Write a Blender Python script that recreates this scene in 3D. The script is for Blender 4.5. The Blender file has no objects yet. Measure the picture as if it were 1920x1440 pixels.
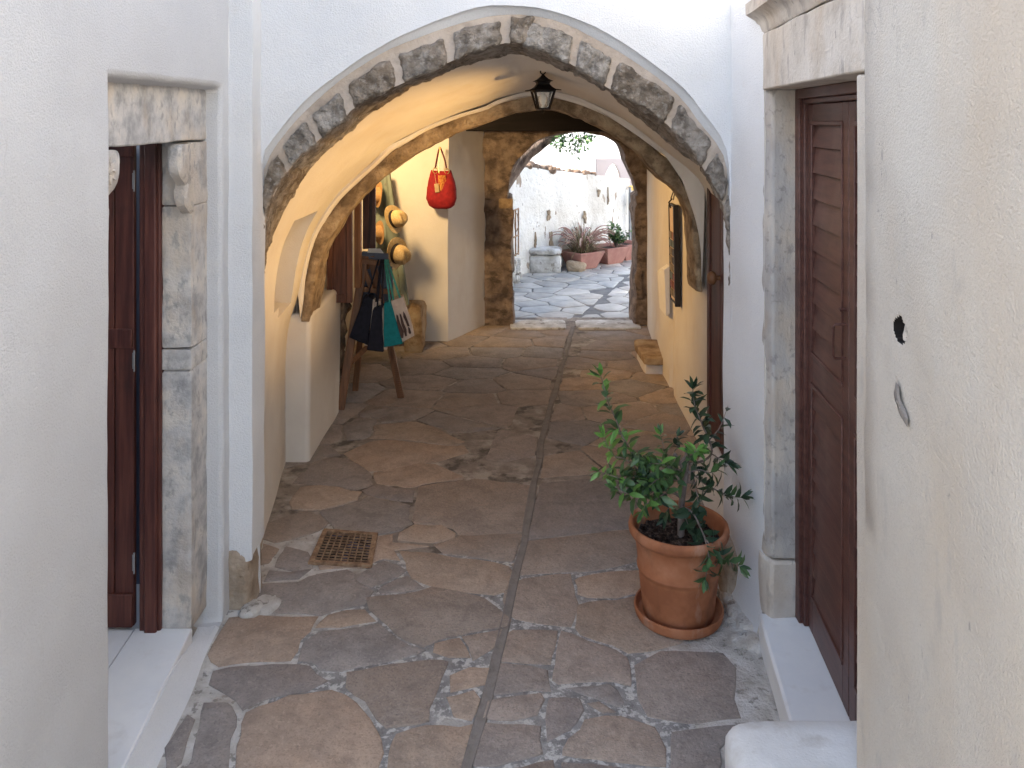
import bpy, bmesh, math, random
from mathutils import Vector, Matrix, noise
random.seed(7)
R = math.radians
SC = bpy.context.scene
C = SC.collection
F, H, HY, CX = 1550.0, 2.15, 225.0, 960.0      # focal length in photo pixels, eye height (m), horizon row, centre column


def P(px, py, D):
    return Vector(((px - CX) * D / F, D, H - (py - HY) * D / F))


def G(px, py, z=0.0):
    return P(px, py, (H - z) * F / (py - HY))


# ------------------------------------------------------------------ materials
def lin(c):
    return tuple((x / 12.92 if x <= 0.04045 else ((x + 0.055) / 1.055) ** 2.4) for x in c)


def mat(name, cols, sc=3.0, rough=0.85, bumps=((70, .3, .004),), stretch=(1, 1, 1), tint=False, spec=0.3,
        layers=(), cracks=None, metal=0.0, coat=0.0, detail=8, trans=0.0, sub=0.0, emit=None, alpha=1.0, dist=0.0):
    m = bpy.data.materials.new(name)
    m.use_nodes = True
    nt = m.node_tree
    N, L = nt.nodes, nt.links
    b = N['Principled BSDF']
    b.inputs['Roughness'].default_value = rough
    b.inputs['Specular IOR Level'].default_value = spec
    b.inputs['Metallic'].default_value = metal
    b.inputs['Coat Weight'].default_value = coat
    b.inputs['Transmission Weight'].default_value = trans
    b.inputs['Alpha'].default_value = alpha
    tc = N.new('ShaderNodeTexCoord')

    def mapped(s):
        mp = N.new('ShaderNodeMapping')
        mp.inputs['Scale'].default_value = s
        L.new(tc.outputs['Object'], mp.inputs['Vector'])
        return mp.outputs[0]

    def noi(scale, vec, det=detail, distort=0.0):
        n = N.new('ShaderNodeTexNoise')
        n.inputs['Scale'].default_value = scale
        n.inputs['Detail'].default_value = det
        n.inputs['Roughness'].default_value = 0.60
        n.inputs['Distortion'].default_value = distort
        L.new(vec, n.inputs['Vector'])
        return n.outputs[0]

    def mixc(f, a, c, blend='MIX'):
        x = N.new('ShaderNodeMix')
        x.data_type = 'RGBA'
        x.blend_type = blend
        if isinstance(f, float):
            x.inputs[0].default_value = f
        else:
            L.new(f, x.inputs[0])
        for i, v in ((6, a), (7, c)):
            if isinstance(v, tuple):
                x.inputs[i].default_value = v[:3] + (1,)
            else:
                L.new(v, x.inputs[i])
        return x.outputs[2]

    v0 = mapped(stretch)
    r = N.new('ShaderNodeValToRGB')
    L.new(noi(sc, v0, distort=dist), r.inputs[0])
    els = r.color_ramp.elements
    n = len(cols)
    while len(els) < n:
        els.new(0.5)
    for i, c in enumerate(cols):
        els[i].position = 0.37 + 0.26 * i / max(1, n - 1)
        els[i].color = c[:3] + (1,)
    col = r.outputs[0]
    for (lc, ls, lo, hi, lst, lf) in layers:
        mr = N.new('ShaderNodeMapRange')
        L.new(noi(ls, mapped(lst)), mr.inputs[0])
        mr.inputs[1].default_value = lo - .045
        mr.inputs[2].default_value = hi - .055
        mr.inputs[4].default_value = lf
        col = mixc(mr.outputs[0], col, lc)
    if cracks:
        cc, cs, cw, cm = cracks
        su = N.new('ShaderNodeMath')
        su.operation = 'SUBTRACT'
        L.new(noi(cs, mapped((1, 1, 1)), 6, .3), su.inputs[0])
        su.inputs[1].default_value = .5
        ab = N.new('ShaderNodeMath')
        ab.operation = 'ABSOLUTE'
        L.new(su.outputs[0], ab.inputs[0])
        m1 = N.new('ShaderNodeMapRange')
        L.new(ab.outputs[0], m1.inputs[0])
        m1.inputs[1].default_value = 0
        m1.inputs[2].default_value = cw
        m1.inputs[3].default_value = 1
        m1.inputs[4].default_value = 0
        m2 = N.new('ShaderNodeMapRange')
        L.new(noi(cs * 1.7, mapped((1.1, .9, 1)), 2), m2.inputs[0])
        m2.inputs[1].default_value = cm
        m2.inputs[2].default_value = cm + .06
        m2.inputs[4].default_value = .75
        mu = N.new('ShaderNodeMath')
        mu.operation = 'MULTIPLY'
        L.new(m1.outputs[0], mu.inputs[0])
        L.new(m2.outputs[0], mu.inputs[1])
        col = mixc(mu.outputs[0], col, cc)
    if tint:
        a = N.new('ShaderNodeAttribute')
        a.attribute_name = 'tint'
        col = mixc(1.0, col, a.outputs['Color'], 'MULTIPLY')
    L.new(col, b.inputs['Base Color'])
    prev = None
    for (bs, st, bd) in bumps:
        bn = N.new('ShaderNodeBump')
        bn.inputs['Strength'].default_value = st
        bn.inputs['Distance'].default_value = bd
        L.new(noi(bs, v0, 1.5 if bs <= 7 else 5), bn.inputs['Height'])
        if prev:
            L.new(prev, bn.inputs['Normal'])
        prev = bn.outputs[0]
    if prev:
        L.new(prev, b.inputs['Normal'])
    if emit:
        b.inputs['Emission Color'].default_value = emit[0] + (1,)
        b.inputs['Emission Strength'].default_value = emit[1]
    return m


W = (1, 1, 1)
MT = {}
MT['plaster'] = mat('white_plaster', [(.655, .665, .68), (.71, .715, .725)], 1.5, .9,
                    ((150, .85, .006), (60, .2, .004), (7, .12, .02), (2.5, .5, .06)),
                    layers=(((.58, .59, .61), 130, .52, .70, (1, 1, 2.2), .4), ((.62, .58, .53), 9, .66, .82, W, .3), ((.66, .64, .62), 1.1, .55, .75, (1, 1, .4), .3)))
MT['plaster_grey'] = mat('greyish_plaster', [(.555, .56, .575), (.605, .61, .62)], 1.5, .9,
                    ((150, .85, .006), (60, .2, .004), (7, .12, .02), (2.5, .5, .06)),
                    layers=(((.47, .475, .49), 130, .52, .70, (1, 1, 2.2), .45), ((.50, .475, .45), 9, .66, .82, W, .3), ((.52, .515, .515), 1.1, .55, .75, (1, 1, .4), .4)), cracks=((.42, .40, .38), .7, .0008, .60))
MT['plaster_warm'] = mat('cream_plaster', [(.52, .468, .405), (.585, .545, .485)], 1.2, .9,
                         ((150, .85, .006), (60, .2, .004), (7, .12, .02), (2.2, .5, .06)),
                         layers=(((.44, .40, .35), 130, .52, .70, (1, 1, 2.2), .45), ((.54, .445, .34), 2.2, .50, .72, (1, 1, .35), .5), ((.36, .34, .32), 11, .64, .78, (1, 1, .4), .45),
                                 ((.22, .21, .20), 30, .735, .78, (1, 1, .5), .6)), cracks=((.27, .25, .23), .8, .0011, .56))
MT['plaster_vault'] = mat('vault_plaster', [(.64, .60, .55), (.70, .67, .62)], 1.5, .9,
                          ((150, .5, .005), (60, .15, .004), (7, .16, .02), (3, .5, .05)),
                          layers=(((.57, .49, .41), 3, .56, .74, (1, 1, .5), .35),))
MT['mortar_pink'] = mat('pink_lime_mortar', [(.42, .345, .28), (.54, .46, .39)], 5, .95,
                        ((60, .7, .01), (16, .6, .02)), layers=(((.30, .25, .21), 11, .60, .72, W, .5),))
MT['dark_stone'] = mat('dark_arch_stone', [(.19, .160, .132), (.30, .262, .222), (.42, .375, .33)], 16, .95,
                       ((120, 1, .014), (45, 1, .022), (14, .8, .03)), layers=(((.50, .46, .41), 38, .58, .68, W, .5), ((.07, .058, .048), 22, .59, .70, W, .5), ((.30, .23, .17), 5, .56, .7, W, .5)))
MT['dark_stone_brown'] = mat('arch_stone_brown', [(.15, .118, .09), (.245, .20, .155), (.36, .305, .25)], 16, .95,
                       ((120, 1, .014), (45, 1, .022), (14, .8, .03)), layers=(((.50, .46, .41), 38, .58, .68, W, .5), ((.07, .058, .048), 22, .59, .70, W, .5), ((.30, .23, .17), 5, .56, .7, W, .5)))
MT['dark_stone_pale'] = mat('arch_stone_pale', [(.20, .175, .15), (.32, .29, .255), (.46, .42, .38)], 16, .95,
                       ((120, 1, .014), (45, 1, .022), (14, .8, .03)), layers=(((.50, .46, .41), 38, .58, .68, W, .5), ((.07, .058, .048), 22, .59, .70, W, .5), ((.30, .23, .17), 5, .56, .7, W, .5)))
MT['ochre_stone'] = mat('ochre_arch_stone', [(.17, .122, .076), (.31, .23, .15), (.42, .33, .22)], 9, .95,
                        ((90, .9, .010), (30, .9, .018), (8, .6, .03)), layers=(((.11, .08, .055), 12, .60, .72, W, .6),))
MT['portal_stone'] = mat('brown_portal_stone', [(.085, .062, .050), (.165, .122, .095), (.25, .19, .15)], 8, .95,
                         ((60, .9, .012), (14, .8, .03)), layers=(((.33, .24, .17), 9, .60, .72, W, .6), ((.055, .04, .03), 6, .6, .7, (1, 1, 2.5), .7)))
MT['rubble'] = mat('dark_rubble', [(.03, .022, .018), (.11, .075, .05), (.26, .19, .13)], 10, .95, ((40, 1, .02), (12, 1, .05)))
MT['marble'] = mat('grey_marble', [(.33, .325, .325), (.50, .485, .475), (.62, .58, .53)], 9, .75,
                   ((110, .6, .005), (30, .6, .01), (8, .4, .02)), stretch=(1, 1, 1),
                   layers=(((.50, .40, .30), 5, .54, .68, (1, 1, .5), .5), ((.27, .265, .26), 26, .58, .70, (1, 1, .6), .65)))
MT['marble_grey'] = mat('weathered_grey_marble', [(.30, .285, .275), (.40, .38, .36), (.50, .45, .39)], 5, .75,
                        ((90, .5, .005), (25, .6, .012)), stretch=(1, 1, .5),
                        layers=(((.45, .35, .25), 5, .54, .70, (1, 1, .4), .5), ((.20, .19, .18), 25, .60, .70, W, .6)))
MT['beige_stone'] = mat('beige_lintel_stone', [(.40, .35, .30), (.52, .47, .41), (.58, .53, .47)], 4, .85,
                   ((90, .5, .006), (25, .5, .012)), layers=(((.28, .25, .23), 14, .60, .70, (1, 1, .4), .6), ((.46, .36, .26), 3, .54, .7, (1, 1, .5), .5), ((.16, .15, .14), 40, .68, .72, (1, 1, .35), .6)))
MT['sill'] = mat('white_marble_sill', [(.68, .69, .70), (.77, .77, .76)], 3, .45, ((50, .1, .002),), spec=.5,
                 layers=(((.50, .47, .43), 8, .62, .75, W, .3),))
MT['red_wood'] = mat('red_brown_wood', [(.055, .016, .013), (.085, .026, .020), (.12, .04, .028)], 14, .5,
                     ((60, .3, .003),), stretch=(3, 3, .18), spec=.4, layers=(((.02, .012, .011), 3, .58, .72, (1, 1, .6), .8),))
MT['brown_wood'] = mat('brown_stained_wood', [(.055, .021, .017), (.080, .031, .024), (.100, .042, .032)], 14, .42,
                       ((60, .25, .003),), stretch=(3, .25, 3), spec=.5, layers=(((.13, .075, .06), 6, .58, .72, (1, 1, .4), .5),))
MT['shutter_wood'] = mat('varnished_shutter_wood', [(.045, .016, .011), (.085, .030, .018), (.13, .05, .028)], 14, .4,
                         ((60, .3, .003),), stretch=(3, 3, .18), spec=.5)
MT['orange_wood'] = mat('orange_pine', [(.22, .09, .035), (.33, .15, .06)], 14, .5, ((60, .2, .003),), stretch=(3, 3, .2), spec=.4)
MT['easel_wood'] = mat('easel_wood', [(.13, .06, .028), (.22, .10, .045)], 14, .5, ((60, .2, .003),), stretch=(3, 3, .2), spec=.4)
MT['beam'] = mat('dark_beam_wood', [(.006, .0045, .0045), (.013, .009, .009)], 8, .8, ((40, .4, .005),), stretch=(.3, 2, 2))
MT['terracotta'] = mat('terracotta', [(.27, .098, .044), (.36, .138, .064), (.42, .18, .095)], 5, .75,
                       ((120, .2, .002), (9, .3, .006)), layers=(((.50, .38, .30), 6, .62, .76, (1, 1, .4), .55), ((.13, .055, .03), 9, .60, .75, (1, 1, .5), .5)))
MT['planter'] = mat('pink_planter', [(.36, .17, .14), (.44, .23, .19)], 5, .8, ((60, .2, .003),), layers=(((.3, .15, .12), 6, .55, .7, (1, 1, .3), .5),))
MT['soil'] = mat('dark_soil', [(.012, .008, .007), (.05, .032, .025), (.16, .12, .10)], 45, .95, ((70, 1, .02),))
MT['iron'] = mat('black_iron', [(.012, .010, .010), (.025, .02, .018)], 20, .55, ((90, .3, .002),), metal=.6)
MT['rust'] = mat('rusty_iron', [(.17, .105, .065), (.28, .175, .105), (.36, .25, .16)], 30, .8, ((120, .5, .003),), metal=.2)
MT['pit'] = mat('drain_pit', [(.012, .010, .010), (.05, .035, .025)], 14, .9, ((40, 1, .02),), layers=(((.05, .055, .11), 9, .58, .66, W, .9), ((.13, .09, .05), 14, .6, .7, W, .8)))
MT['glass'] = mat('lantern_glass', [(.8, .8, .76), (.85, .85, .8)], 5, .2, (), spec=.5, alpha=.22)
MT['bulb'] = mat('frosted_bulb', [(.7, .66, .58), (.75, .72, .65)], 5, .3, ())
MT['bark'] = mat('grey_bark', [(.16, .125, .11), (.27, .22, .195)], 25, .9, ((60, .8, .01),), stretch=(1, 1, .4))
MT['treebark'] = mat('tree_bark', [(.05, .032, .025), (.16, .115, .09), (.24, .18, .14)], 9, .95, ((30, 1, .03), (9, 1, .05)), stretch=(1, 1, .35))
MT['leaf'] = mat('shrub_leaf', [(.8, .8, .8), (1, 1, 1)], 30, .42, ((60, .2, .002),), tint=True, spec=.5)
MT['straw'] = mat('straw', [(.44, .32, .16), (.56, .43, .24)], 60, .75, ((150, .6, .004),), layers=(((.40, .25, .09), 90, .5, .65, W, .6),))
MT['straw_brown'] = mat('orange_straw', [(.33, .19, .085), (.42, .26, .12)], 60, .75, ((150, .6, .004),))
MT['band'] = mat('black_ribbon', [(.012, .010, .012), (.02, .016, .018)], 20, .6, ())
MT['red_fabric'] = mat('red_fabric', [(.20, .008, .012), (.29, .014, .018)], 25, .8, ((140, .5, .003),))
MT['red_dark'] = mat('dark_red_leather', [(.09, .008, .010), (.13, .012, .014)], 20, .5, ())
MT['gold_fabric'] = mat('gold_embroidery', [(.50, .26, .05), (.30, .035, .015)], 60, .75, ((140, .5, .003),))
MT['kraft'] = mat('kraft_card', [(.36, .25, .13), (.45, .33, .19)], 20, .8, ())
MT['brass'] = mat('brass', [(.55, .38, .15), (.65, .47, .2)], 20, .35, (), metal=.8)
MT['navy'] = mat('navy_canvas', [(.010, .011, .018), (.02, .02, .032)], 30, .85, ((200, .4, .002),))
MT['teal'] = mat('teal_canvas', [(.005, .155, .17), (.01, .20, .215)], 30, .85, ((200, .4, .002),))
MT['teal_strap'] = mat('pale_teal_webbing', [(.05, .27, .22), (.07, .34, .28)], 30, .85, ())
MT['canvas'] = mat('natural_canvas', [(.55, .43, .34), (.64, .52, .43)], 30, .85, ((200, .4, .002),))
MT['print'] = mat('brown_print_ink', [(.06, .035, .03), (.10, .06, .05)], 20, .85, ())
MT['slate_blue'] = mat('blue_grey_board', [(.085, .10, .14), (.12, .14, .18)], 10, .7, ((60, .2, .003),))
MT['paper'] = mat('white_paper', [(.74, .73, .70), (.78, .77, .74)], 10, .7, ())
MT['green_wood'] = mat('weathered_green_paint', [(.13, .155, .125), (.20, .23, .19)], 9, .8, ((60, .5, .004),), stretch=(2, 2, .3),
                       layers=(((.10, .065, .045), 22, .62, .70, (1, 1, .4), .8),))
MT['block_stone'] = mat('ochre_block_stone', [(.20, .13, .07), (.33, .23, .13), (.42, .32, .20)], 8, .95, ((60, .8, .01), (14, .8, .03)))
MT['mortar'] = mat('cement_joint', [(.205, .195, .188), (.255, .245, .236), (.30, .288, .276)], 9, .95, ((110, .8, .008), (30, .7, .012)),
                   layers=(((.62, .60, .57), 26, .545, .62, (1, 1, 1), .75), ((.50, .47, .43), 3.2, .57, .68, (1, 1, 1), .6), ((.13, .12, .115), 14, .60, .70, W, .5)))
MT['mortar_brown'] = mat('brown_joint', [(.22, .185, .155), (.28, .24, .205), (.34, .295, .25)], 9, .95, ((110, .8, .008), (30, .7, .012)),
                   layers=(((.46, .41, .35), 4.5, .55, .66, (1, 1, 1), .7), ((.09, .075, .062), 7, .56, .66, (1, 1, 1), .8)))
MT['limed'] = mat('limewashed_joint', [(.42, .39, .35), (.54, .51, .47), (.64, .62, .59)], 9, .95, ((90, .9, .012), (25, .8, .02)),
                  layers=(((.22, .20, .175), 22, .61, .68, W, .8), ((.38, .31, .25), 5, .58, .7, W, .5)))
MT['flag'] = mat('brown_flagstone', [(.80, .78, .77), (.97, .95, .93), (1.12, 1.08, 1.04)], 7, .85, ((140, .6, .005), (36, .7, .010), (8, .6, .02)), tint=True, spec=.2,
                 layers=(((1.12, 1.0, .90), 3.2, .53, .72, (1, 1, 1), .5), ((.68, .65, .65), 15, .58, .74, (1, 1, 1), .5), ((1.35, 1.3, 1.25), 70, .60, .70, W, .5), ((.62, .60, .60), 110, .56, .70, W, .6)), dist=.8)
MT['strip'] = mat('drain_strip_cement', [(.19, .168, .15), (.25, .225, .205)], 9, .95, ((90, .7, .006), (20, .5, .01)),
                  layers=(((.11, .085, .068), 9, .60, .72, W, .6),))
MT['slate'] = mat('blue_slate', [(.8, .8, .8), (1.05, 1.05, 1.05)], 6, .6, ((60, .4, .005), (12, .4, .01)), tint=True, spec=.4,
                  layers=(((.38, .36, .33), 5, .55, .75, W, .4),))
MT['slate_joint'] = mat('slate_joint', [(.13, .13, .135), (.19, .19, .19)], 9, .95, ((60, .5, .006),))
MT['ground'] = mat('ground', [(.22, .22, .22), (.28, .28, .28)], 2, .95, ((20, .5, .01),))
MT['old_wall'] = mat('peeling_white_wall', [(.76, .725, .66), (.82, .80, .76)], 3, .95, ((60, .7, .01), (14, .7, .03)),
                     layers=(((.34, .26, .19), 5.5, .66, .675, (1, 1, .45), .9), ((.50, .44, .37), 1.6, .52, .7, (1, 1, .5), .5), ((.2, .17, .15), 30, .70, .73, (1, 1, .5), .7)))
MT['rubble_top'] = mat('rubble_coping', [(.10, .065, .045), (.22, .15, .105), (.32, .23, .17)], 14, .95, ((50, 1, .02),))
MT['lime_block'] = mat('limewashed_stone', [(.42, .40, .36), (.70, .69, .67)], 6, .9, ((50, .8, .012), (14, .8, .03)), layers=(((.20, .17, .14), 8, .60, .68, W, .7),))
MT['bench'] = mat('whitewashed_bench', [(.60, .585, .56), (.70, .69, .67)], 6, .9, ((120, .4, .004), (7, .4, .02)), layers=(((.42, .38, .33), 8, .60, .72, W, .5),))
MT['rock'] = mat('ochre_rock', [(.36, .26, .17), (.52, .42, .31)], 6, .95, ((30, .9, .02),))
MT['far_white'] = mat('far_white_render', [(.78, .78, .77), (.82, .82, .81)], 1, .9, ((10, .2, .01),))
MT['far_pink'] = mat('far_pink_render', [(.50, .42, .40), (.55, .47, .45)], 1, .9, ())
MT['far_yellow'] = mat('far_yellow_render', [(.70, .45, .12), (.74, .5, .16)], 1, .9, ())
MT['metal_grey'] = mat('grey_metal', [(.25, .25, .26), (.32, .32, .33)], 9, .5, (), metal=.4)
MT['bin_green'] = mat('dark_green_plastic', [(.012, .05, .045), (.02, .07, .06)], 9, .5, ())
MT['bin_lid'] = mat('green_plastic_lid', [(.02, .17, .06), (.03, .22, .08)], 9, .5, ())
MT['room'] = mat('blue_room_shade', [(.13, .17, .24), (.16, .20, .28)], 2, .9, ())  # dark blue stands in for bluish shade on a pale room wall
MT['grass'] = mat('grass_blade', [(.8, .8, .8), (1, 1, 1)], 20, .6, (), tint=True)
MT['brown_plaster'] = mat('bare_brown_plaster', [(.27, .20, .14), (.45, .37, .29)], 9, .95, ((50, .9, .012), (14, .8, .03)))
MT['rail'] = mat('black_frame', [(.016, .012, .012), (.03, .025, .022)], 9, .5, ())
MT['chain'] = MT['iron']
for nm, c in (('red', (.17, .06, .035)), ('yellow', (.17, .13, .06)), ('teal', (.09, .12, .11)), ('green', (.10, .11, .06)), ('orange', (.24, .10, .035)), ('dark', (.05, .05, .05))):
    MT['tag_' + nm] = mat('tag_' + nm, [c, tuple(x * 1.2 for x in c)], 30, .5, ())


# ------------------------------------------------------------------ object helpers
def thing(name, label, cat, loc=(0, 0, 0), rot=(0, 0, 0), group=None):
    o = bpy.data.objects.new(name, None)
    C.objects.link(o)
    o.location = loc
    o.rotation_euler = rot
    o['label'] = label
    o['category'] = cat
    if group:
        o['group'] = group
    return o


def tag(o, label, cat, group=None):
    o['label'] = label
    o['category'] = cat
    if group:
        o['group'] = group
    return o


def obj(name, bm, m, parent=None, local=False, smooth=True, bevel=0, seg=2, kind=None, label=None, recalc=True, sharp=40):
    """link a bmesh as one mesh object; verts are world coordinates unless local."""
    if recalc:
        bmesh.ops.recalc_face_normals(bm, faces=bm.faces[:])
    me = bpy.data.meshes.new(name)
    for f in bm.faces:
        f.smooth = smooth
    if smooth:
        for e in bm.edges:
            if len(e.link_faces) == 2 and e.calc_face_angle(0) > R(sharp):
                e.smooth = False
    bm.to_mesh(me)
    bm.free()
    for x in (m if isinstance(m, (list, tuple)) else [m]):
        me.materials.append(MT[x] if isinstance(x, str) else x)
    o = bpy.data.objects.new(name, me)
    C.objects.link(o)
    if parent:
        o.parent = parent
        if not local:
            q = parent
            off = Vector((0, 0, 0))
            while q:
                off += Vector(q.location)
                q = q.parent
            o.location = -off
    if bevel:
        b = o.modifiers.new('bevel', 'BEVEL')
        b.width = bevel
        b.segments = seg
        b.limit_method = 'ANGLE'
        b.angle_limit = R(40)
    if kind:
        o['kind'] = kind
    if label:
        o['label'] = label
    return o


def BM():
    return bmesh.new()


def box(bm, a, b, M=None, mi=0):
    a, b = Vector(a), Vector(b)
    vs = [bm.verts.new((x, y, z)) for x in (a.x, b.x) for y in (a.y, b.y) for z in (a.z, b.z)]
    for f in ((0, 1, 3, 2), (4, 6, 7, 5), (0, 4, 5, 1), (2, 3, 7, 6), (0, 2, 6, 4), (1, 5, 7, 3)):
        fc = bm.faces.new([vs[i] for i in f])
        fc.material_index = mi
    if M is not None:
        for v in vs:
            v.co = M @ v.co
    return vs


def hexa(bm, q0, q1, mi=0):
    a = [bm.verts.new(p) for p in q0]
    b = [bm.verts.new(p) for p in q1]
    n = len(a)
    for fs in [a, b[::-1]] + [[a[i], b[i], b[(i + 1) % n], a[(i + 1) % n]] for i in range(n)]:
        f = bm.faces.new(fs)
        f.material_index = mi


def grid(bm, rows, mi=0, close=False):
    vr = [[bm.verts.new(p) for p in r] for r in rows]
    for i in range(len(vr) - 1):
        n = len(vr[i])
        for j in range(n if close else n - 1):
            f = bm.faces.new((vr[i][j], vr[i][(j + 1) % n], vr[i + 1][(j + 1) % n], vr[i + 1][j]))
            f.material_index = mi
    return vr


def tube(bm, pts, rad, n=8, caps=True, flat=1.0, mi=0):
    pts = [Vector(p) for p in pts]
    if not isinstance(rad, (list, tuple)):
        rad = [rad] * len(pts)
    rings = []
    u = None
    for i, p in enumerate(pts):
        t = (pts[min(i + 1, len(pts) - 1)] - pts[max(i - 1, 0)]).normalized()
        if u is None:
            u = t.orthogonal().normalized()
        else:
            u = (u - t * u.dot(t)).normalized()
        v = t.cross(u)
        rings.append([bm.verts.new(p + (u * math.cos(2 * math.pi * k / n) + v * flat * math.sin(2 * math.pi * k / n)) * rad[i]) for k in range(n)])
    for i in range(len(rings) - 1):
        for k in range(n):
            f = bm.faces.new((rings[i][k], rings[i][(k + 1) % n], rings[i + 1][(k + 1) % n], rings[i + 1][k]))
            f.material_index = mi
    if caps:
        bm.faces.new(rings[0][::-1]).material_index = mi
        bm.faces.new(rings[-1]).material_index = mi


def lathe(bm, prof, n=40, c=(0, 0, 0), capb=True, capt=False, mi=0, wob=None):
    rows = []
    for (r, z) in prof:
        rows.append([Vector((c[0] + r * math.cos(2 * math.pi * k / n), c[1] + r * math.sin(2 * math.pi * k / n), c[2] + z)) for k in range(n)])
    vr = grid(bm, rows, mi, close=True)
    if capb:
        bm.faces.new(vr[0][::-1]).material_index = mi
    if capt:
        bm.faces.new(vr[-1]).material_index = mi


def bar(bm, a, b, w, d, up=(0, 0, 1), mi=0):
    a, b = Vector(a), Vector(b)
    t = (b - a).normalized()
    u = Vector(up).cross(t)
    if u.length < 1e-4:
        u = Vector((1, 0, 0)).cross(t)
    u.normalize()
    v = t.cross(u)
    q = [(-1, -1), (1, -1), (1, 1), (-1, 1)]
    hexa(bm, [a + u * (x * w / 2) + v * (y * d / 2) for x, y in q], [b + u * (x * w / 2) + v * (y * d / 2) for x, y in q], mi)


def roughen(bm, amp, freq, seed=0.0, verts=None, octv=3):
    bm.normal_update()
    off = Vector((seed * 7.3, seed * 3.1, seed * 1.7))
    for v in (verts or bm.verts[:]):
        d = noise.fractal(v.co * freq + off, 1.0, 2.0, octv)
        v.co += v.normal * d * amp


def rock(bm, a, b, cuts=6, p=5.0, amp=.02, freq=4.0, seed=0.0, fn=None, mi=0):
    """a rounded rough block filling the box a..b; fn maps unit-box coordinates to the world."""
    tmp = bmesh.new()
    bmesh.ops.create_cube(tmp, size=2)
    bmesh.ops.subdivide_edges(tmp, edges=tmp.edges[:], cuts=cuts, use_grid_fill=True)
    for v in tmp.verts:
        x, y, z = v.co
        l = (abs(x) ** p + abs(y) ** p + abs(z) ** p) ** (1 / p)
        v.co /= l
    if not fn:
        a, b = Vector(a), Vector(b)
    for v in tmp.verts:
        u = Vector([(v.co[i] + 1) / 2 for i in range(3)])
        v.co = fn(u) if fn else Vector([a[i] + (b[i] - a[i]) * u[i] for i in range(3)])
    bmesh.ops.recalc_face_normals(tmp, faces=tmp.faces[:])
    if amp:
        roughen(tmp, amp, freq, seed)
    vm = {v: bm.verts.new(v.co) for v in tmp.verts}
    for f in tmp.faces:
        g = bm.faces.new([vm[v] for v in f.verts])
        g.material_index = mi
    tmp.free()


def resample(pts, n):
    """Catmull-Rom through pts, then n points evenly along the length."""
    P_ = [Vector(p) for p in pts]
    d = []
    for i in range(len(P_) - 1):
        p0 = P_[i - 1] if i else P_[0] * 2 - P_[1]
        p3 = P_[i + 2] if i + 2 < len(P_) else P_[-1] * 2 - P_[-2]
        p1, p2 = P_[i], P_[i + 1]
        for k in range(12):
            t = k / 12
            d.append(.5 * ((2 * p1) + (p2 - p0) * t + (2 * p0 - 5 * p1 + 4 * p2 - p3) * t * t + (3 * p1 - p0 - 3 * p2 + p3) * t ** 3))
    d.append(P_[-1])
    acc = [0]
    for i in range(1, len(d)):
        acc.append(acc[-1] + (d[i] - d[i - 1]).length)
    out = []
    j = 0
    for k in range(n):
        s = acc[-1] * k / (n - 1)
        while j < len(acc) - 2 and acc[j + 1] < s:
            j += 1
        t = (s - acc[j]) / max(1e-9, acc[j + 1] - acc[j])
        out.append(d[j].lerp(d[j + 1], min(1, max(0, t))))
    return out


def linspace(a, b, n):
    return [a + (b - a) * i / (n - 1) for i in range(n)]


def lines(knots, step):
    out = [knots[0]]
    for a, b in zip(knots[:-1], knots[1:]):
        n = max(1, round((b - a) / step))
        out += [a + (b - a) * (i + 1) / n for i in range(n)]
    return out


def wallgrid(bm, p0, p1, zs, us, mi=0):
    """vertical wall sheet from plan point p0 to p1; us are 0..1 stations."""
    p0, p1 = Vector(p0), Vector(p1)
    return grid(bm, [[Vector((*(p0.lerp(p1, u)), z)) for u in us] for z in zs], mi)


def push(bm, test, off, cap=True, capmi=None):
    """push the faces that pass test in by off, leaving reveals."""
    fs = [f for f in bm.faces if test(f.calc_center_median())]
    r = bmesh.ops.extrude_face_region(bm, geom=fs)
    vs = [g for g in r['geom'] if isinstance(g, bmesh.types.BMVert)]
    nf = [g for g in r['geom'] if isinstance(g, bmesh.types.BMFace)]
    bmesh.ops.delete(bm, geom=[f for f in fs if f.is_valid], context='FACES')
    for v in vs:
        v.co += Vector(off)
    if not cap:
        bmesh.ops.delete(bm, geom=[f for f in nf if f.is_valid], context='FACES_ONLY')
    elif capmi is not None:
        for f in nf:
            f.material_index = capmi
    return vs


def jitter(bm, amp, freq, test=None):
    for v in bm.verts:
        if test is None or test(v.co):
            v.co += noise.noise_vector(v.co * freq) * amp


# ------------------------------------------------------------------ world, sun, camera
w = bpy.data.worlds.new('World')
SC.world = w
w.use_nodes = True
nt = w.node_tree
sky = nt.nodes.new('ShaderNodeTexSky')
sky.sky_type = 'NISHITA'
sky.sun_disc = False
sky.sun_elevation = R(27.8)
sky.sun_rotation = R(258)
sky.dust_density = 1.6
sky.ozone_density = 1.0
hs = nt.nodes.new('ShaderNodeHueSaturation')
hs.inputs['Saturation'].default_value = 0.85
bg = nt.nodes['Background']
bg.inputs['Strength'].default_value = 0.12
nt.links.new(sky.outputs[0], hs.inputs['Color'])
nt.links.new(hs.outputs[0], bg.inputs['Color'])
sun = bpy.data.lights.new('sun', 'SUN')
sun.energy = 3.5
sun.angle = R(.5)
sun.color = (1, .93, .82)
so = bpy.data.objects.new('sun', sun)
C.objects.link(so)
sd = Vector((1, .22, -.54))
so.rotation_euler = sd.to_track_quat('-Z', 'Y').to_euler()
cam = bpy.data.cameras.new('camera')
cam.sensor_width = 36
cam.lens = F / 1920 * 36
cam.shift_y = -(720 - HY) / 1920
cam.clip_end = 500
cam.clip_start = .05
co = bpy.data.objects.new('camera', cam)
co.location = (0, 0, H)
co.rotation_euler = (R(90), 0, 0)
C.objects.link(co)
SC.camera = co
SC.view_settings.view_transform = 'Standard'
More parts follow.
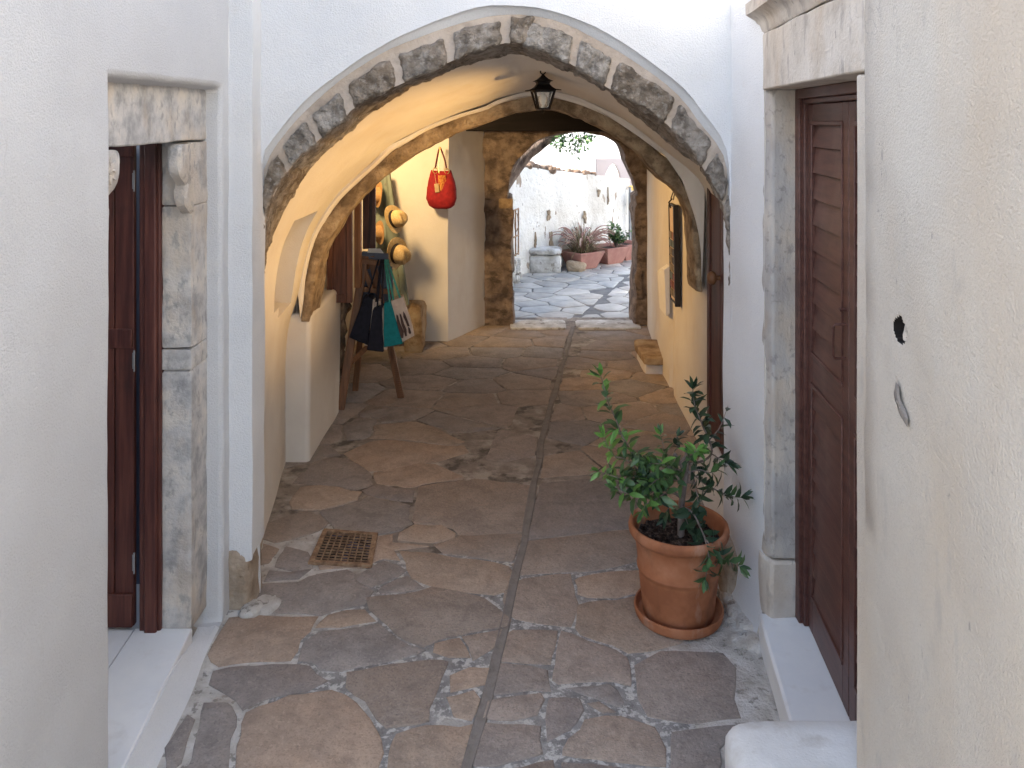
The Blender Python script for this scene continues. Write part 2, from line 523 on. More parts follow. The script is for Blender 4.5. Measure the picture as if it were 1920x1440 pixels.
SC.view_settings.look = 'None'
SC.view_settings.exposure = 2.68
SC.view_settings.gamma = 1
SC.cycles.use_denoising = True
SC.cycles.max_bounces = 10
SC.cycles.diffuse_bounces = 6
SC.cycles.sample_clamp_indirect = 6


def lamp(name, kind, loc, power, col, size=.08, target=None, cone=60, blend=.5):
    l = bpy.data.lights.new(name, kind)
    l.energy = power
    l.color = col
    l.shadow_soft_size = size
    if kind == 'SPOT':
        l.spot_size = R(cone)
        l.spot_blend = blend
    o = bpy.data.objects.new(name, l)
    o.location = loc
    if target is not None:
        o.rotation_euler = (Vector(target) - Vector(loc)).to_track_quat('-Z', 'Y').to_euler()
    C.objects.link(o)


WARM = (1.0, .58, .19)
lamp('vault_spotlight', 'SPOT', (1.10, 4.166, 1.50), 38, WARM, .010, (-1.2, 4.90, 1.85), 64, .9)
lamp('shop_lamp', 'SPOT', (-1.30, 6.55, 2.20), 34, (1, .66, .30), .13, (-.80, 8.0, 1.45), 88, .8)
lamp('shop_spotlight', 'SPOT', (-1.15, 6.5, 2.12), 33, (1, .58, .20), .2, (1.25, 6.8, 1.25), 76, .9)

# ------------------------------------------------------------------ the ground
bm = BM()
grid(bm, [[(-150, -60, -.03), (150, -60, -.03)], [(-150, 260, -.03), (150, 260, -.03)]])
obj('ground', bm, 'ground', kind='structure')


def chaikin(p, it=2, r=.22):
    for _ in range(it):
        q = []
        for i in range(len(p)):
            a, b = p[i], p[(i + 1) % len(p)]
            q += [a.lerp(b, r), a.lerp(b, 1 - r)]
        p = q
    return p


def subdiv(p, step):
    q = []
    for i in range(len(p)):
        a, b = p[i], p[(i + 1) % len(p)]
        n = max(1, int((b - a).length / step))
        q += [a.lerp(b, k / n) for k in range(n)]
    return q


def stone(bm, tl, poly, z, tint, wob=.010, h=.02, ch=.0035, rnd=.07):
    p = [Vector((v.x, v.y, 0)) for v in poly]
    if rnd:
        p = chaikin(p, 1, rnd)
    p = subdiv(p, .04)
    p = [v + noise.noise_vector(v * 9) * wob + noise.noise_vector(v * 31) * wob * .4 for v in p]
    c = sum(p, Vector()) / len(p)
    vt = []
    for v in p:
        v.z = 0
    tz = random.uniform(-.002, .002)
    lo = [bm.verts.new((v.x, v.y, z - h)) for v in p]
    up = [bm.verts.new((v.x, v.y, z - ch * .6 + tz)) for v in p]
    tp = []
    for v in p:
        d = (c - v)
        d = d.normalized() * ch * 1.6 if d.length > .03 else d * .2
        tp.append(bm.verts.new((v.x + d.x, v.y + d.y, z + tz)))
    n = len(p)
    fs = []
    for i in range(n):
        j = (i + 1) % n
        fs.append(bm.faces.new((lo[i], lo[j], up[j], up[i])))
        fs.append(bm.faces.new((up[i], up[j], tp[j], tp[i])))
    fs.append(bm.faces.new(tp))
    for f in fs:
        for l in f.loops:
            l[tl] = (*tint, 1)


def clip(poly, p, n):
    out = []
    for i in range(len(poly)):
        a, b = poly[i], poly[(i + 1) % len(poly)]
        da, db = (a - p).dot(n), (b - p).dot(n)
        if da <= 0:
            out.append(a)
        if (da < 0 < db) or (db < 0 < da):
            out.append(a.lerp(b, da / (da - db)))
    return out


def voronoi(seeds, bounds, gap, asp=1.0):
    """cells of the seeds inside the convex polygon bounds, shrunk by gap/2."""
    S = [Vector((s[0], s[1] * asp, 0)) for s in seeds]
    B = [Vector((b[0], b[1] * asp, 0)) for b in bounds]
    cells = []
    for i, s in enumerate(S):
        poly = B[:]
        for j, t in enumerate(S):
            if i != j and (s - t).length < 2.5:
                d = (t - s)
                poly = clip(poly, s + d * .5 - d.normalized() * gap * .5 * random.uniform(.6, 1.4), d.normalized())
                if len(poly) < 3:
                    break
        if len(poly) >= 3:
            cells.append([Vector((v.x, v.y / asp, 0)) for v in poly])
    return cells


def in_poly(p, poly):
    c = False
    for i in range(len(poly)):
        a, b = poly[i], poly[i - 1]
        if (a.y > p.y) != (b.y > p.y) and p.x < (b.x - a.x) * (p.y - a.y) / (b.y - a.y) + a.x:
            c = not c
    return c


BROWN = [(0.318, 0.275, 0.246), (0.332, 0.281, 0.246), (0.297, 0.262, 0.239), (0.340, 0.283, 0.240), (0.315, 0.266, 0.229), (0.289, 0.257, 0.240)]
ORANGE = [(0.375, 0.304, 0.246), (0.389, 0.306, 0.243)]
GREY = [(0.282, 0.259, 0.246), (0.301, 0.273, 0.255)]

traced = [  # outlines of flagstones near the camera, photo pixels, laid on the floor plane
    ('o', [(760, 1037), (820, 1043), (917, 1057), (962, 1070), (952, 1100), (917, 1110), (820, 1093), (783, 1083), (773, 1057)]),
    ('b', [(827, 1023), (873, 1010), (975, 1005), (965, 1050), (873, 1042), (837, 1037)]),
    ('o', [(765, 990), (827, 985), (853, 1000), (827, 1012), (760, 1010)]),
    ('b', [(700, 1125), (760, 1117), (813, 1110), (893, 1127), (913, 1140), (942, 1148), (937, 1173), (857, 1187), (800, 1203), (767, 1200), (700, 1145)]),
    ('g', [(668, 1090), (717, 1060), (750, 1073), (690, 1103)]),
    ('g', [(707, 1107), (757, 1088), (780, 1103), (747, 1112)]),
    ('g', [(572, 1205), (600, 1185), (640, 1181), (707, 1173), (733, 1200), (780, 1220), (707, 1240), (640, 1262), (600, 1258), (577, 1235)]),
    ('o', [(592, 1178), (620, 1155), (677, 1147), (700, 1165), (640, 1177)]),
    ('b', [(650, 1262), (827, 1240), (838, 1243), (815, 1290), (800, 1325), (803, 1350), (727, 1360), (655, 1290)]),
    ('o', [(820, 1210), (857, 1203), (873, 1230), (840, 1233)]),
    ('b', [(875, 1197), (930, 1190), (927, 1213), (893, 1228)]),
    ('o', [(850, 1270), (907, 1260), (903, 1283), (853, 1293)]),
    ('o', [(843, 1310), (887, 1297), (893, 1313), (883, 1347), (857, 1340)]),
    ('o', [(727, 1440), (750, 1380), (800, 1363), (857, 1369), (882, 1363), (872, 1390), (866, 1480), (718, 1480)]),
    ('o', [(445, 1400), (470, 1340), (540, 1305), (620, 1300), (667, 1320), (707, 1387), (718, 1413), (700, 1485), (435, 1490)]),
    ('b', [(947, 1193), (1033, 1190), (1027, 1243), (941, 1233)]),
    ('b', [(937, 1250), (1020, 1260), (1030, 1280), (1017, 1290), (923, 1300)]),
    ('b', [(1063, 1193), (1150, 1223), (1172, 1253), (1172, 1280), (1035, 1277)]),
    ('b', [(920, 1317), (1013, 1302), (1023, 1313), (1000, 1340), (960, 1353), (912, 1347)]),
    ('b', [(1030, 1310), (1083, 1317), (1093, 1333), (1070, 1370), (1030, 1387)]),
    ('b', [(915, 1363), (1007, 1367), (1010, 1413), (930, 1440), (893, 1433)]),
    ('g', [(1070, 1293), (1143, 1283), (1163, 1313), (1160, 1323), (1123, 1313)]),
    ('b', [(1100, 1320), (1123, 1316), (1147, 1333), (1130, 1337)]),
    ('b', [(1062, 1407), (1100, 1353), (1133, 1343), (1220, 1367), (1240, 1405), (1240, 1435), (1140, 1425), (1062, 1415)]),
    ('b', [(1197, 1250), (1240, 1225), (1353, 1228), (1375, 1255), (1370, 1310), (1383, 1342), (1290, 1352), (1220, 1340), (1203, 1310)]),
    ('o', [(1098, 1140), (1190, 1118), (1260, 1118), (1290, 1180), (1240, 1212), (1180, 1215), (1150, 1210), (1095, 1190)]),
    ('b', [(967, 1090), (1063, 1083), (1070, 1117), (1063, 1167), (955, 1150)]),
    ('b', [(982, 1020), (1187, 997), (1190, 1050), (1133, 1060), (970, 1077)]),
    ('o', [(1083, 1090), (1200, 1075), (1203, 1108), (1160, 1123), (1093, 1113)]),
    ('g', [(1267, 1380), (1390, 1363), (1345, 1410), (1335, 1490), (1262, 1490)]),
    ('b', [(1060, 1432), (1200, 1445), (1240, 1455), (1235, 1500), (1050, 1500)]),
    ('b', [(900, 1450), (1030, 1430), (1040, 1500), (890, 1500)]),
    ('o', [(408, 1222), (440, 1165), (530, 1158), (588, 1160), (560, 1200), (540, 1235), (420, 1245)]),
    ('b', [(405, 1262), (430, 1253), (580, 1250), (607, 1280), (570, 1300), (483, 1313), (460, 1328), (430, 1300), (400, 1285)]),
    ('g', [(385, 1322), (427, 1317), (440, 1350), (428, 1440), (415, 1480), (343, 1470), (375, 1360)]),
    ('g', [(318, 1400), (350, 1348), (366, 1352), (338, 1430), (312, 1450)]),
    ('g', [(480, 1100), (560, 1092), (640, 1077), (668, 1092), (700, 1108), (690, 1125), (600, 1148), (520, 1150), (478, 1138)]),
    ('b', [(500, 1005), (510, 985), (570, 965), (615, 982), (585, 995), (525, 1012)]),
    ('g', [(530, 1060), (540, 1032), (567, 1043), (575, 1062), (550, 1072)]),
    ('g', [(512, 1087), (517, 1074), (568, 1072), (560, 1087)]),
    ('b', [(562, 905), (590, 878), (622, 862), (650, 866), (690, 895), (697, 908), (665, 918), (640, 908), (590, 906)]),
    ('o', [(556, 940), (570, 918), (600, 915), (668, 925), (670, 938), (620, 950), (560, 952)]),
    ('g', [(612, 962), (690, 935), (770, 948), (758, 990), (690, 1000), (640, 992), (620, 982)]),
    ('b', [(690, 922), (700, 912), (778, 920), (775, 942), (720, 935)]),
    ('o', [(703, 903), (712, 888), (790, 868), (868, 900), (820, 904), (760, 915)]),
    ('o', [(655, 852), (700, 832), (740, 826), (860, 838), (868, 850), (780, 872), (735, 885), (700, 880)]),
    ('b', [(785, 912), (860, 900), (1000, 915), (985, 990), (880, 1000), (775, 975)]),
    ('b', [(1020, 912), (1150, 898), (1180, 930), (1178, 985), (990, 1010), (1000, 970)]),
    ('g', [(655, 800), (670, 788), (700, 790), (695, 818), (655, 822)]),
    ('o', [(700, 800), (780, 795), (862, 828), (850, 836), (740, 822), (700, 822)]),
]
def pdist(p, poly):
    best = 9
    for i in range(len(poly)):
        a, b = poly[i - 1], poly[i]
        ab = b - a
        t = max(0, min(1, (p - a).dot(ab) / ab.length_squared))
        best = min(best, (p - a - ab * t).length)
    return -best if in_poly(p, poly) else best


bm = BM()
tl = bm.loops.layers.float_color.new('tint')
near = []
random.seed(3)
raw = [(k, [G(*p) for p in poly]) for k, poly in traced]
cen = [sum(p, Vector()) / len(p) for _, p in raw]
for i, (k, pts) in enumerate(raw):      # let every traced slab grow towards its neighbours, leaving a mortar joint
    c = cen[i]
    nb = [raw[j][1] for j in sorted(range(len(raw)), key=lambda j: (cen[j] - c).length)[1:12]]
    per = subdiv(pts, .045)
    out = []
    for p in per:
        d = (p - c)
        r0 = d.length
        d.normalize()
        best = 0
        for st_ in ((.008, .016) if c.y < 3.15 else (.008, .016, .024, .032, .040)):
            q = p + d * st_
            if min(pdist(q, n) for n in nb) < .022 + st_ * .25:
                break
            best = st_
        out.append(p + d * best)
    near.append(out)
    t = random.choice({'o': ORANGE, 'b': BROWN, 'g': GREY}[k])
    k2 = random.uniform(.93, 1.07)
    stone(bm, tl, out, .0042, [x * k2 for x in t], .006, rnd=0)


def drainx(d):      # centre of the drain strip on the floor at distance d
    k = [(880 - 5, 1440), (908, 1330), (935, 1220), (958, 1120), (985, 1000), (1003, 900), (1022, 800), (1045, 720), (1075, 612)]
    q = [G(*p) for p in k]
    if d <= q[0].y:
        return q[0].x + (d - q[0].y) * (q[1].x - q[0].x) / (q[1].y - q[0].y)
    for a, b in zip(q[:-1], q[1:]):
        if a.y <= d <= b.y:
            return a.x + (b.x - a.x) * (d - a.y) / (b.y - a.y)
    return q[-1].x


random.seed(11)
seeds = []
tries = 0
while tries < 6000:
    tries += 1
    d = random.uniform(.3, 8.6)
    x = random.uniform(-1.5, 1.5)
    s = Vector((x, d * 1.35, 0))
    if all((s - t).length > (.40 if d > 3.8 else .34) for t in seeds):
        seeds.append(s)
cells = voronoi([(s.x, s.y / 1.35) for s in seeds], [(-1.5, .2), (1.5, .2), (1.5, 8.62), (-1.5, 8.62)], .016, 1.35)
for poly in cells:
    c = sum(poly, Vector()) / len(poly)
    cl = [n for n in near if min((v - c).length for v in n) < .75]
    if any(in_poly(c, n) for n in cl) or (c.y < 3.75 and (c.x > .70 or c.x < -.92)):
        continue
    if cl:
        out = []
        for v in subdiv(poly, .06):
            d = v - c
            r0 = d.length
            t = 0.0
            while t < 1.0:
                if min(pdist(c + d * (t + .06), n) for n in cl) < .016:
                    break
                t += .06
            out.append(c + d * min(t, 1.0))
        if min((v - c).length for v in out) < .03:
            continue
        poly = out
    xs = drainx(c.y)
    side = -1 if c.x < xs else 1
    q = clip(poly, Vector((xs + side * .03, c.y, 0)), Vector((-side, -side * -(drainx(c.y + .1) - drainx(c.y - .1)) / .2, 0)).normalized())
    if len(q) < 3:
        continue
    c = sum(q, Vector()) / len(q)
    q = [c + (v - c) * .995 for v in q]
    t = random.choice(BROWN * 2 + ORANGE + GREY)
    k2 = random.uniform(.93, 1.05)
    stone(bm, tl, q, .0042, [x * k2 for x in t], .008, rnd=.05)
obj('flagstone_paving', bm, 'flag', kind='structure', recalc=False, sharp=60)

# joints: cement sheet with limewashed margins along the walls
bm = BM()
rows = []
for d in lines([-1.0, 9.0], .05):
    rows.append([Vector((x, d, noise.noise(Vector((x * 4, d * 4, 0))) * .002)) for x in lines([-3.2, 3.2], .05)])
grid(bm, rows)
for f in bm.faces:
    c = f.calc_center_median()
    if c.y > 4.1:
        f.material_index = 2
    lim = -.90 + noise.noise(c * 3) * .14 + noise.noise(c * 9) * .06
    lim2 = .56 + noise.noise(c * 3 + Vector((5, 0, 0))) * .2 + noise.noise(c * 9) * .06
    if c.y < 4.4 and (c.x < lim or (c.x > lim2 and c.y < 3.6)):
        f.material_index = 1
    if 3.5 < c.y < 4.25 and c.x < -.72 + noise.noise(c * 5) * .1:
        f.material_index = 1
obj('alley_floor', bm, ['mortar', 'limed', 'mortar_brown'], kind='structure')

bm = BM()
rows = []
for d in lines([.4, 8.6], .08):
    x = drainx(d) + noise.noise(Vector((0, d * 3, 4))) * .012
    hw = .022 + noise.noise(Vector((3, d * 2.5, 0))) * .006
    rows.append([Vector((x - hw, d, .001)), Vector((x - hw * .8, d, .0075)), Vector((x - hw * .3, d, .0045)), Vector((x + hw * .3, d, .0045)), Vector((x + hw * .8, d, .0075)), Vector((x + hw, d, .001))])
grid(bm, rows)
obj('drain_channel', bm, 'strip', kind='structure')

# plaster skirt between floor and walls
bm = BM()
rows = []
for d in lines([.4, 3.5], .06):
    xs = -1.215 - (d - 2.3) * .079
    n1 = noise.noise(Vector((d * 2.2, 1, 0))) * .018
    tz = min(1, max(.05, (3.46 - d) / .3))
    rows.append([Vector((xs - .02, d, .075 * tz)), Vector((xs + .004, d, .074 * tz)), Vector((xs + .022 + n1 * .6, d, .045 * tz)), Vector((xs + .055 + n1 * 1.2, d, .012)), Vector((xs + .085 + n1 * 1.6, d, -.01))])
grid(bm, rows)
obj('kerb', bm, 'plaster', kind='structure')

# ------------------------------------------------------------------ left house
LH = thing('house', 'white plastered house with a marble door surround and an open red-brown door', 'house', (-1.24, 3.0, 0))
WX = -1.24
bm = BM()
ds = lines([.15, 2.0, 2.55, 3.54, 3.64], .09)
zs = lines([0, .08, 2.29, 3.0], .09) + [3.3, 3.9]
grid(bm, [[Vector((WX, d, z)) for d in ds] for z in zs])
vs = push(bm, lambda c: 2.55 < c.y < 3.54 and c.z < 2.29, (-.14, 0, 0), cap=False)
for v in bm.verts:
    if v.co.x < WX - .1:
        if v.co.z > 2.28:
            v.co.z -= .03
jitter(bm, .006, 1.3, lambda c: c.y > 0)
jitter(bm, .004, 6, lambda c: c.y > 0)
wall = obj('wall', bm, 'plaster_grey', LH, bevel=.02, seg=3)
bm = BM()      # roof and hidden walls of the same house
box(bm, (-6, .15, 3.9), (WX, 2.9, 4.0))
box(bm, (-6.1, .15, 0), (-6, 3.7, 3.9))
box(bm, (-6, .05, 0), (WX + .01, .152, 3.9))
obj('roof', bm, 'far_white', LH)
# marble surround
bm = BM()
JX = -1.31
hexa(bm, [(-1.46, 2.3, 2.057), (JX, 2.3, 2.057), (JX, 2.3, 2.33), (-1.46, 2.3, 2.33)],
     [(-1.46, 3.60, 2.068), (JX, 3.60, 2.068), (JX, 3.60, 2.30), (-1.46, 3.60, 2.30)])
bmesh.ops.subdivide_edges(bm, edges=bm.edges[:], cuts=10, use_grid_fill=True)
roughen(bm, .006, 7, 1)
obj('lintel', bm, 'marble', LH, bevel=.006)
bm = BM()
for (z0, z1) in ((.06, 1.13), (1.132, 1.215), (1.217, 1.80), (1.802, 2.06)):
    rock(bm, (-1.427, 3.367, z0), (JX + .004, 3.62, z1), 13, 40, .006, 6, 1)
obj('door_jamb', bm, 'marble', LH)
bm = BM()
rock(bm, (-1.427, 2.30, .06), (JX, 2.585, 2.06), 7, 14, .006, 6, 3)
obj('door_jamb', bm, 'marble', LH)


def corbel(yf, sgn, z0, z1, proj):
    """scrolled bracket that reaches from a jamb into the door opening."""
    bm = BM()
    prof = [(0, z1), (proj, z1), (proj * 1.12, z1 - .06), (proj * 1.02, z1 - .115), (proj * .62, z1 - .15), (proj * .50, z1 - .165), (proj * .62, z1 - .20), (proj * .55, z1 - .24), (proj * .2, z0), (0, z0 - .012)]
    prof = [(a.x, a.y) for a in resample([Vector((u, v, 0)) for u, v in prof], 34)]
    rows = []
    for x in linspace(-1.352, -1.297, 6):
        e = 0.010 if x in (-1.352, -1.297) else 0
        rows.append([Vector((x, yf + sgn * max(0, u - e), v + (e if v < z1 - .05 else 0))) for u, v in prof])
    vr = grid(bm, rows)
    bm.faces.new(vr[0])
    bm.faces.new(vr[-1][::-1])
    roughen(bm, .003, 20, 2)
    return bm


obj('corbel', corbel(3.37, -1, 1.78, 2.05, .12), 'marble', LH)
bm = BM()
cb = obj('corbel', corbel(2.585, 1, 1.80, 2.05, .14), 'marble', LH, label='marble corbel carved with a rosette')
bm = BM()      # rosette
for k in range(8):
    a = k * math.pi / 4
    c = Vector((-1.298, 2.665, 1.985))
    d = Vector((0, math.cos(a), math.sin(a)))
    s = Vector((0, -math.sin(a), math.cos(a)))
    pts = [c + d * .010, c + d * .028 + s * .008, c + d * .048, c + d * .028 - s * .008]
    hexa(bm, pts, [p + Vector((.006, 0, 0)) + (c + d * .035 - p) * .35 for p in pts])
lathe(bm, [(.0005, .006), (.010, .004), (.012, 0)], 14, (0, 0, 0), capb=False)
for v in bm.verts:
    if v.co.length < .1:
        v.co = Vector((-1.298 + v.co.z, 2.665 + v.co.x, 1.985 + v.co.y))
obj('rosette', bm, 'marble', cb)
# sill, frame, door leaf
bm = BM()
hexa(bm, [(-1.302, 3.37, 0), (-1.212, 2.25, 0), (-1.49, 2.25, 0), (-1.537, 3.37, 0)],
     [(-1.302, 3.37, .08), (-1.212, 2.25, .08), (-1.49, 2.25, .08), (-1.537, 3.37, .08)])
obj('threshold', bm, 'sill', LH, bevel=.006)
bm = BM()
hexa(bm, [(-1.494, 2.25, 0), (-4, 2.25, 0), (-4, 3.37, 0), (-1.541, 3.37, 0)], [(-1.494, 2.25, .073), (-4, 2.25, .073), (-4, 3.37, .073), (-1.541, 3.37, .073)])
box(bm, (-4, 3.37, 0), (-1.45, 5.0, .073))
obj('room_floor', bm, 'sill', LH)
bm = BM()
box(bm, (-1.512, 3.350, .073), (-1.425, 3.44, 2.066))
box(bm, (-1.487, 3.335, .073), (-1.437, 3.351, 2.066))
obj('door_frame', bm, 'red_wood', LH, bevel=.006)
DL = Vector((-1.548, 3.36, .085))
bm = BM()
for a, b in ((-1.62, -1.542), (-1.745, -1.624), (-1.87, -1.749), (-1.995, -1.874), (-2.12, -1.999), (-2.245, -2.124)):
    box(bm, (a, 3.372, .085), (b, 3.398, 2.06))
box(bm, (-2.245, 3.360, .085), (-1.545, 3.373, .22))
box(bm, (-2.245, 3.360, 1.22), (-1.545, 3.373, 1.30))
box(bm, (-2.245, 3.360, 2.0), (-1.545, 3.373, 2.06))
leaf = obj('door', bm, 'red_wood', LH, bevel=.004, label='open plank door leaf')
for z in (.31, 1.13, 1.86):
    bm = BM()
    lathe(bm, [(.0035, 0), (.0035, .085)], 10, (-1.532, 3.352, z), capt=True)
    box(bm, (-1.541, 3.354, z + .01), (-1.531, 3.357, z + .075))
    obj('hinge', bm, 'metal_grey', leaf)
bm = BM()
box(bm, (-3.6, 4.6, .07), (-1.75, 4.65, 3.5))
box(bm, (-3.6, 2.0, .07), (-3.55, 4.6, 2.6))
box(bm, (-1.70, 3.70, .07), (-1.65, 4.6, 3.5))
obj('room_wall', bm, 'room', LH)

# ------------------------------------------------------------------ right house
RH = thing('house', 'cream plastered house with a closed louvred brown door under a stone cornice', 'house', (1.03, 2.6, 0))


def RX(d):        # wall line
    return .898 + (d - 2.1) * (1.0376 - .898) / (3.40 - 2.1)


bm = BM()
us = lines([0, 1.0, 2.1], .09)
zs = lines([0, 3.0], .09) + [3.3, 3.9]
a = grid(bm, [[Vector((RX(d), d, z)) for d in us] for z in zs])
jitter(bm, .010, 1.3)
jitter(bm, .005, 6)
# reveal at the door, wall over the door, wall strip beside the arch
grid(bm, [[Vector((RX(2.1) + x, 2.1 + e, z)) for x, e in ((0, 0), (.015, .012), (.06, .02), (.30, .03))] for z in zs])
bmesh.ops.remove_doubles(bm, verts=bm.verts[:], dist=.02)
ru = lines([2.1, 3.40, 3.82], .09)
zt = [2.48, 2.56, 2.65] + lines([2.72, 3.0], .09) + [3.3, 3.9]
grid(bm, [[Vector((RX(d) + .012 if d <= 3.4 else 1.0376 - (d - 3.4) * .125, d, z)) for d in ru] for z in zt])
sd_ = lines([3.40, 3.84], .06)
rows = []
for z in zs:
    fl = max(0, (.22 - z)) ** 2
    rows.append([Vector((1.0376 - (d - 3.4) * .125 + noise.noise(Vector((d * 3, z * 2, 8))) * .008 - fl * (.9 + noise.noise(Vector((d * 9, 0, 3))) * .5), d, z)) for d in sd_])
    rows[-1].insert(0, Vector((1.08, 3.395, z)))
grid(bm, rows)
obj('wall', bm, ['plaster_warm'], RH, sharp=60)
o = RH.children[0]
o.data.materials.append(MT['plaster'])
o.data.materials.append(MT['beam'])
for p in o.data.polygons:
    if p.center.y > 3.40:
        p.material_index = 1
hole = Vector((RX(1.5), 1.5, 1.36))
bm = BM()
box(bm, (1.3, 0, 3.9), (6, 3.8, 4.0))
box(bm, (6, 0, 0), (6.1, 3.8, 3.9))
box(bm, (.665, -.1, 0), (6, .002, 3.9))
obj('roof', bm, 'far_white', RH)

# jamb stones, lintel, cornice
bm = BM()


def jamb(z0, z1, grow=0):
    pl = [(1.0376 - grow, 3.405), (1.060 - grow, 3.36 - grow), (1.155 + grow, 3.36 - grow), (1.22, 3.36), (1.22, 3.46), (1.0376 - grow, 3.46)]
    zz = lines([z0, z1], .06)
    rows = [[Vector((x, y, z)) for x, y in pl] for z in zz]
    vr = grid(bm, rows, close=True)
    bm.faces.new(vr[0][::-1])
    bm.faces.new(vr[-1])


jamb(.365, 2.275)
roughen(bm, .007, 8, 5)
obj('door_jamb', bm, 'marble_grey', RH, bevel=.008)
for p in RH.children[-1].data.polygons:
    pass
bm = BM()
jamb(.12, .36, .008)
roughen(bm, .012, 9, 6)
obj('jamb_base', bm, 'beige_stone', RH, bevel=.012)
bm = BM()
box(bm, (.915, 2.105, .12), (1.25, 2.20, 2.27))
bmesh.ops.subdivide_edges(bm, edges=bm.edges[:], cuts=8, use_grid_fill=True)
roughen(bm, .004, 8, 9)
obj('door_jamb', bm, 'plaster_warm', RH, bevel=.008)
bm = BM()
hexa(bm, [(RX(2.12) + .004, 2.12, 2.275), (1.3, 2.12, 2.275), (1.3, 2.12, 2.50), (RX(2.12) + .004, 2.12, 2.50)],
     [(RX(3.4) - .004, 3.41, 2.275), (1.3, 3.41, 2.275), (1.3, 3.41, 2.505), (RX(3.4) - .004, 3.41, 2.505)])
bmesh.ops.subdivide_edges(bm, edges=bm.edges[:], cuts=10, use_grid_fill=True)
roughen(bm, .006, 7, 8)
obj('lintel', bm, 'beige_stone', RH, bevel=.006)
bm = BM()
prof = [(.0, 2.506), (.006, 2.515), (.010, 2.54), (.022, 2.565), (.045, 2.585), (.055, 2.592), (.056, 2.64), (-.06, 2.645)]
rows = []
for d in lines([2.12, 3.455], .08):
    e = max(0, d - 3.40)
    rows.append([Vector((RX(d) - u, d + (u * .8 if d > 3.44 else 0), z)) for u, z in prof])
vr = grid(bm, rows)
bm.faces.new(vr[-1])
roughen(bm, .004, 9, 4)
obj('cornice', bm, 'beige_stone', RH, sharp=50)
# sill
bm = BM()
hexa(bm, [(1.012, 3.395, 0), (.872, 2.3, 0), (1.22, 2.3, 0), (1.22, 3.395, 0)], [(1.012, 3.395, .13), (.872, 2.3, .13), (1.22, 2.3, .13), (1.22, 3.395, .13)])
bmesh.ops.subdivide_edges(bm, edges=bm.edges[:], cuts=6, use_grid_fill=True)
roughen(bm, .004, 6, 2)
obj('threshold', bm, 'sill', RH, bevel=.01)


# door in a slightly skewed plane: local frame u (towards camera), v up, n (towards alley)
def DP(d, z, n=0.0):
    return Vector((1.197 - .0906 * (3.31 - d) - n, d, z))


def dbox(bm, d0, d1, z0, z1, n0, n1, tilt=0.0):
    hexa(bm, [DP(d0, z0, n0), DP(d1, z0, n0), DP(d1, z1, n0), DP(d0, z1, n0)],
         [DP(d0, z0, n1 + tilt), DP(d1, z0, n1 + tilt), DP(d1, z1, n1), DP(d0, z1, n1)])


bm = BM()
box(bm, (1.150, 3.315, .13), (1.21, 3.362, 2.275))
box(bm, (1.165, 3.295, .13), (1.185, 3.318, 2.25))
dbox(bm, 2.2, 3.33, 2.235, 2.275, 0, .05)
dbox(bm, 2.2, 3.33, 2.215, 2.235, 0, .03)
obj('door_frame', bm, 'brown_wood', RH, bevel=.004)


def door_leaf(d0, d1, handle):
    """d0 far edge, d1 near edge"""
    bm = BM()
    dbox(bm, d1, d0, .135, 2.215, -.03, 0)
    st = .065
    dbox(bm, d0 - st, d0, .137, 2.213, 0, .016)
    dbox(bm, d1, d1 + st, .137, 2.213, 0, .016)
    for z0, z1 in ((2.145, 2.212), (1.12, 1.235), (.137, .28)):
        dbox(bm, d1 + st, d0 - st, z0, z1, 0, .0155)
    o = obj('door', bm, 'brown_wood', RH, bevel=.003)
    bm = BM()
    for z0, z1 in ((1.235, 2.145), (.28, 1.12)):
        n = 9
        for i in range(n):
            a = z0 + (z1 - z0) * i / n
            b = z0 + (z1 - z0) * (i + 1) / n
            dbox(bm, d1 + st + .002, d0 - st - .002, a + .001, b - .001, 0, .003, .013)
    obj('louvre_panel', bm, 'brown_wood', o, bevel=.002)
    bm = BM()
    for z in (2.140, 1.238, 1.117, .283):
        dbox(bm, d1 + st - .006, d0 - st + .006, z - .010, z + .006, 0, .022)
    for d in (d0 - st, d1 + st):
        for z0, z1 in ((1.246, 2.132), (.291, 1.109)):
            dbox(bm, d - .006, d + .006, z0, z1, 0, .0215)
    obj('moulding', bm, 'brown_wood', o, bevel=.003)
    if handle:
        bm = BM()
        hd = d1 + .025
        tube(bm, [DP(hd, 1.455, .014), DP(hd, 1.455, .055), DP(hd, 1.445, .06), DP(hd, 1.35, .06), DP(hd, 1.34, .055), DP(hd, 1.34, .014)], .0042, 8)
        tube(bm, [DP(hd, 1.505, .014), DP(hd, 1.505, .035)], .005, 8)
        tube(bm, [DP(hd - .012, 1.505, .036), DP(hd + .012, 1.505, .036)], .005, 8)
        obj('handle', bm, 'brown_wood', o)


door_leaf(3.30, 2.785, True)
door_leaf(2.780, 2.24, False)
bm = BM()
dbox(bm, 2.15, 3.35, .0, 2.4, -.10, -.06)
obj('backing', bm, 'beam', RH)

# hole in the plaster for an old junction box, its recess coloured near-black as shade, cement smear below
HD = P(1685, 618, 1.0)
r_ = HD.x


def onwall(px, py):
    k = (px - CX) / F
    s = (1.0376 - .898) / 1.3
    d = (.898 - 2.1 * s) / (k - s)
    return Vector((k * d, d, H - (py - HY) * d / F))


hc = onwall(1685, 618)
wo = [c for c in RH.children if c.name.startswith('wall')][0]
cut = BM()
bmesh.ops.create_icosphere(cut, subdivisions=3, radius=1)
for v in cut.verts:
    v.co = Vector((hc.x + v.co.x * .05, hc.y + v.co.y * .030, hc.z + v.co.z * .043)) + noise.noise_vector(v.co * 2.2) * .006
tmp = obj('cutter', cut, 'plaster')
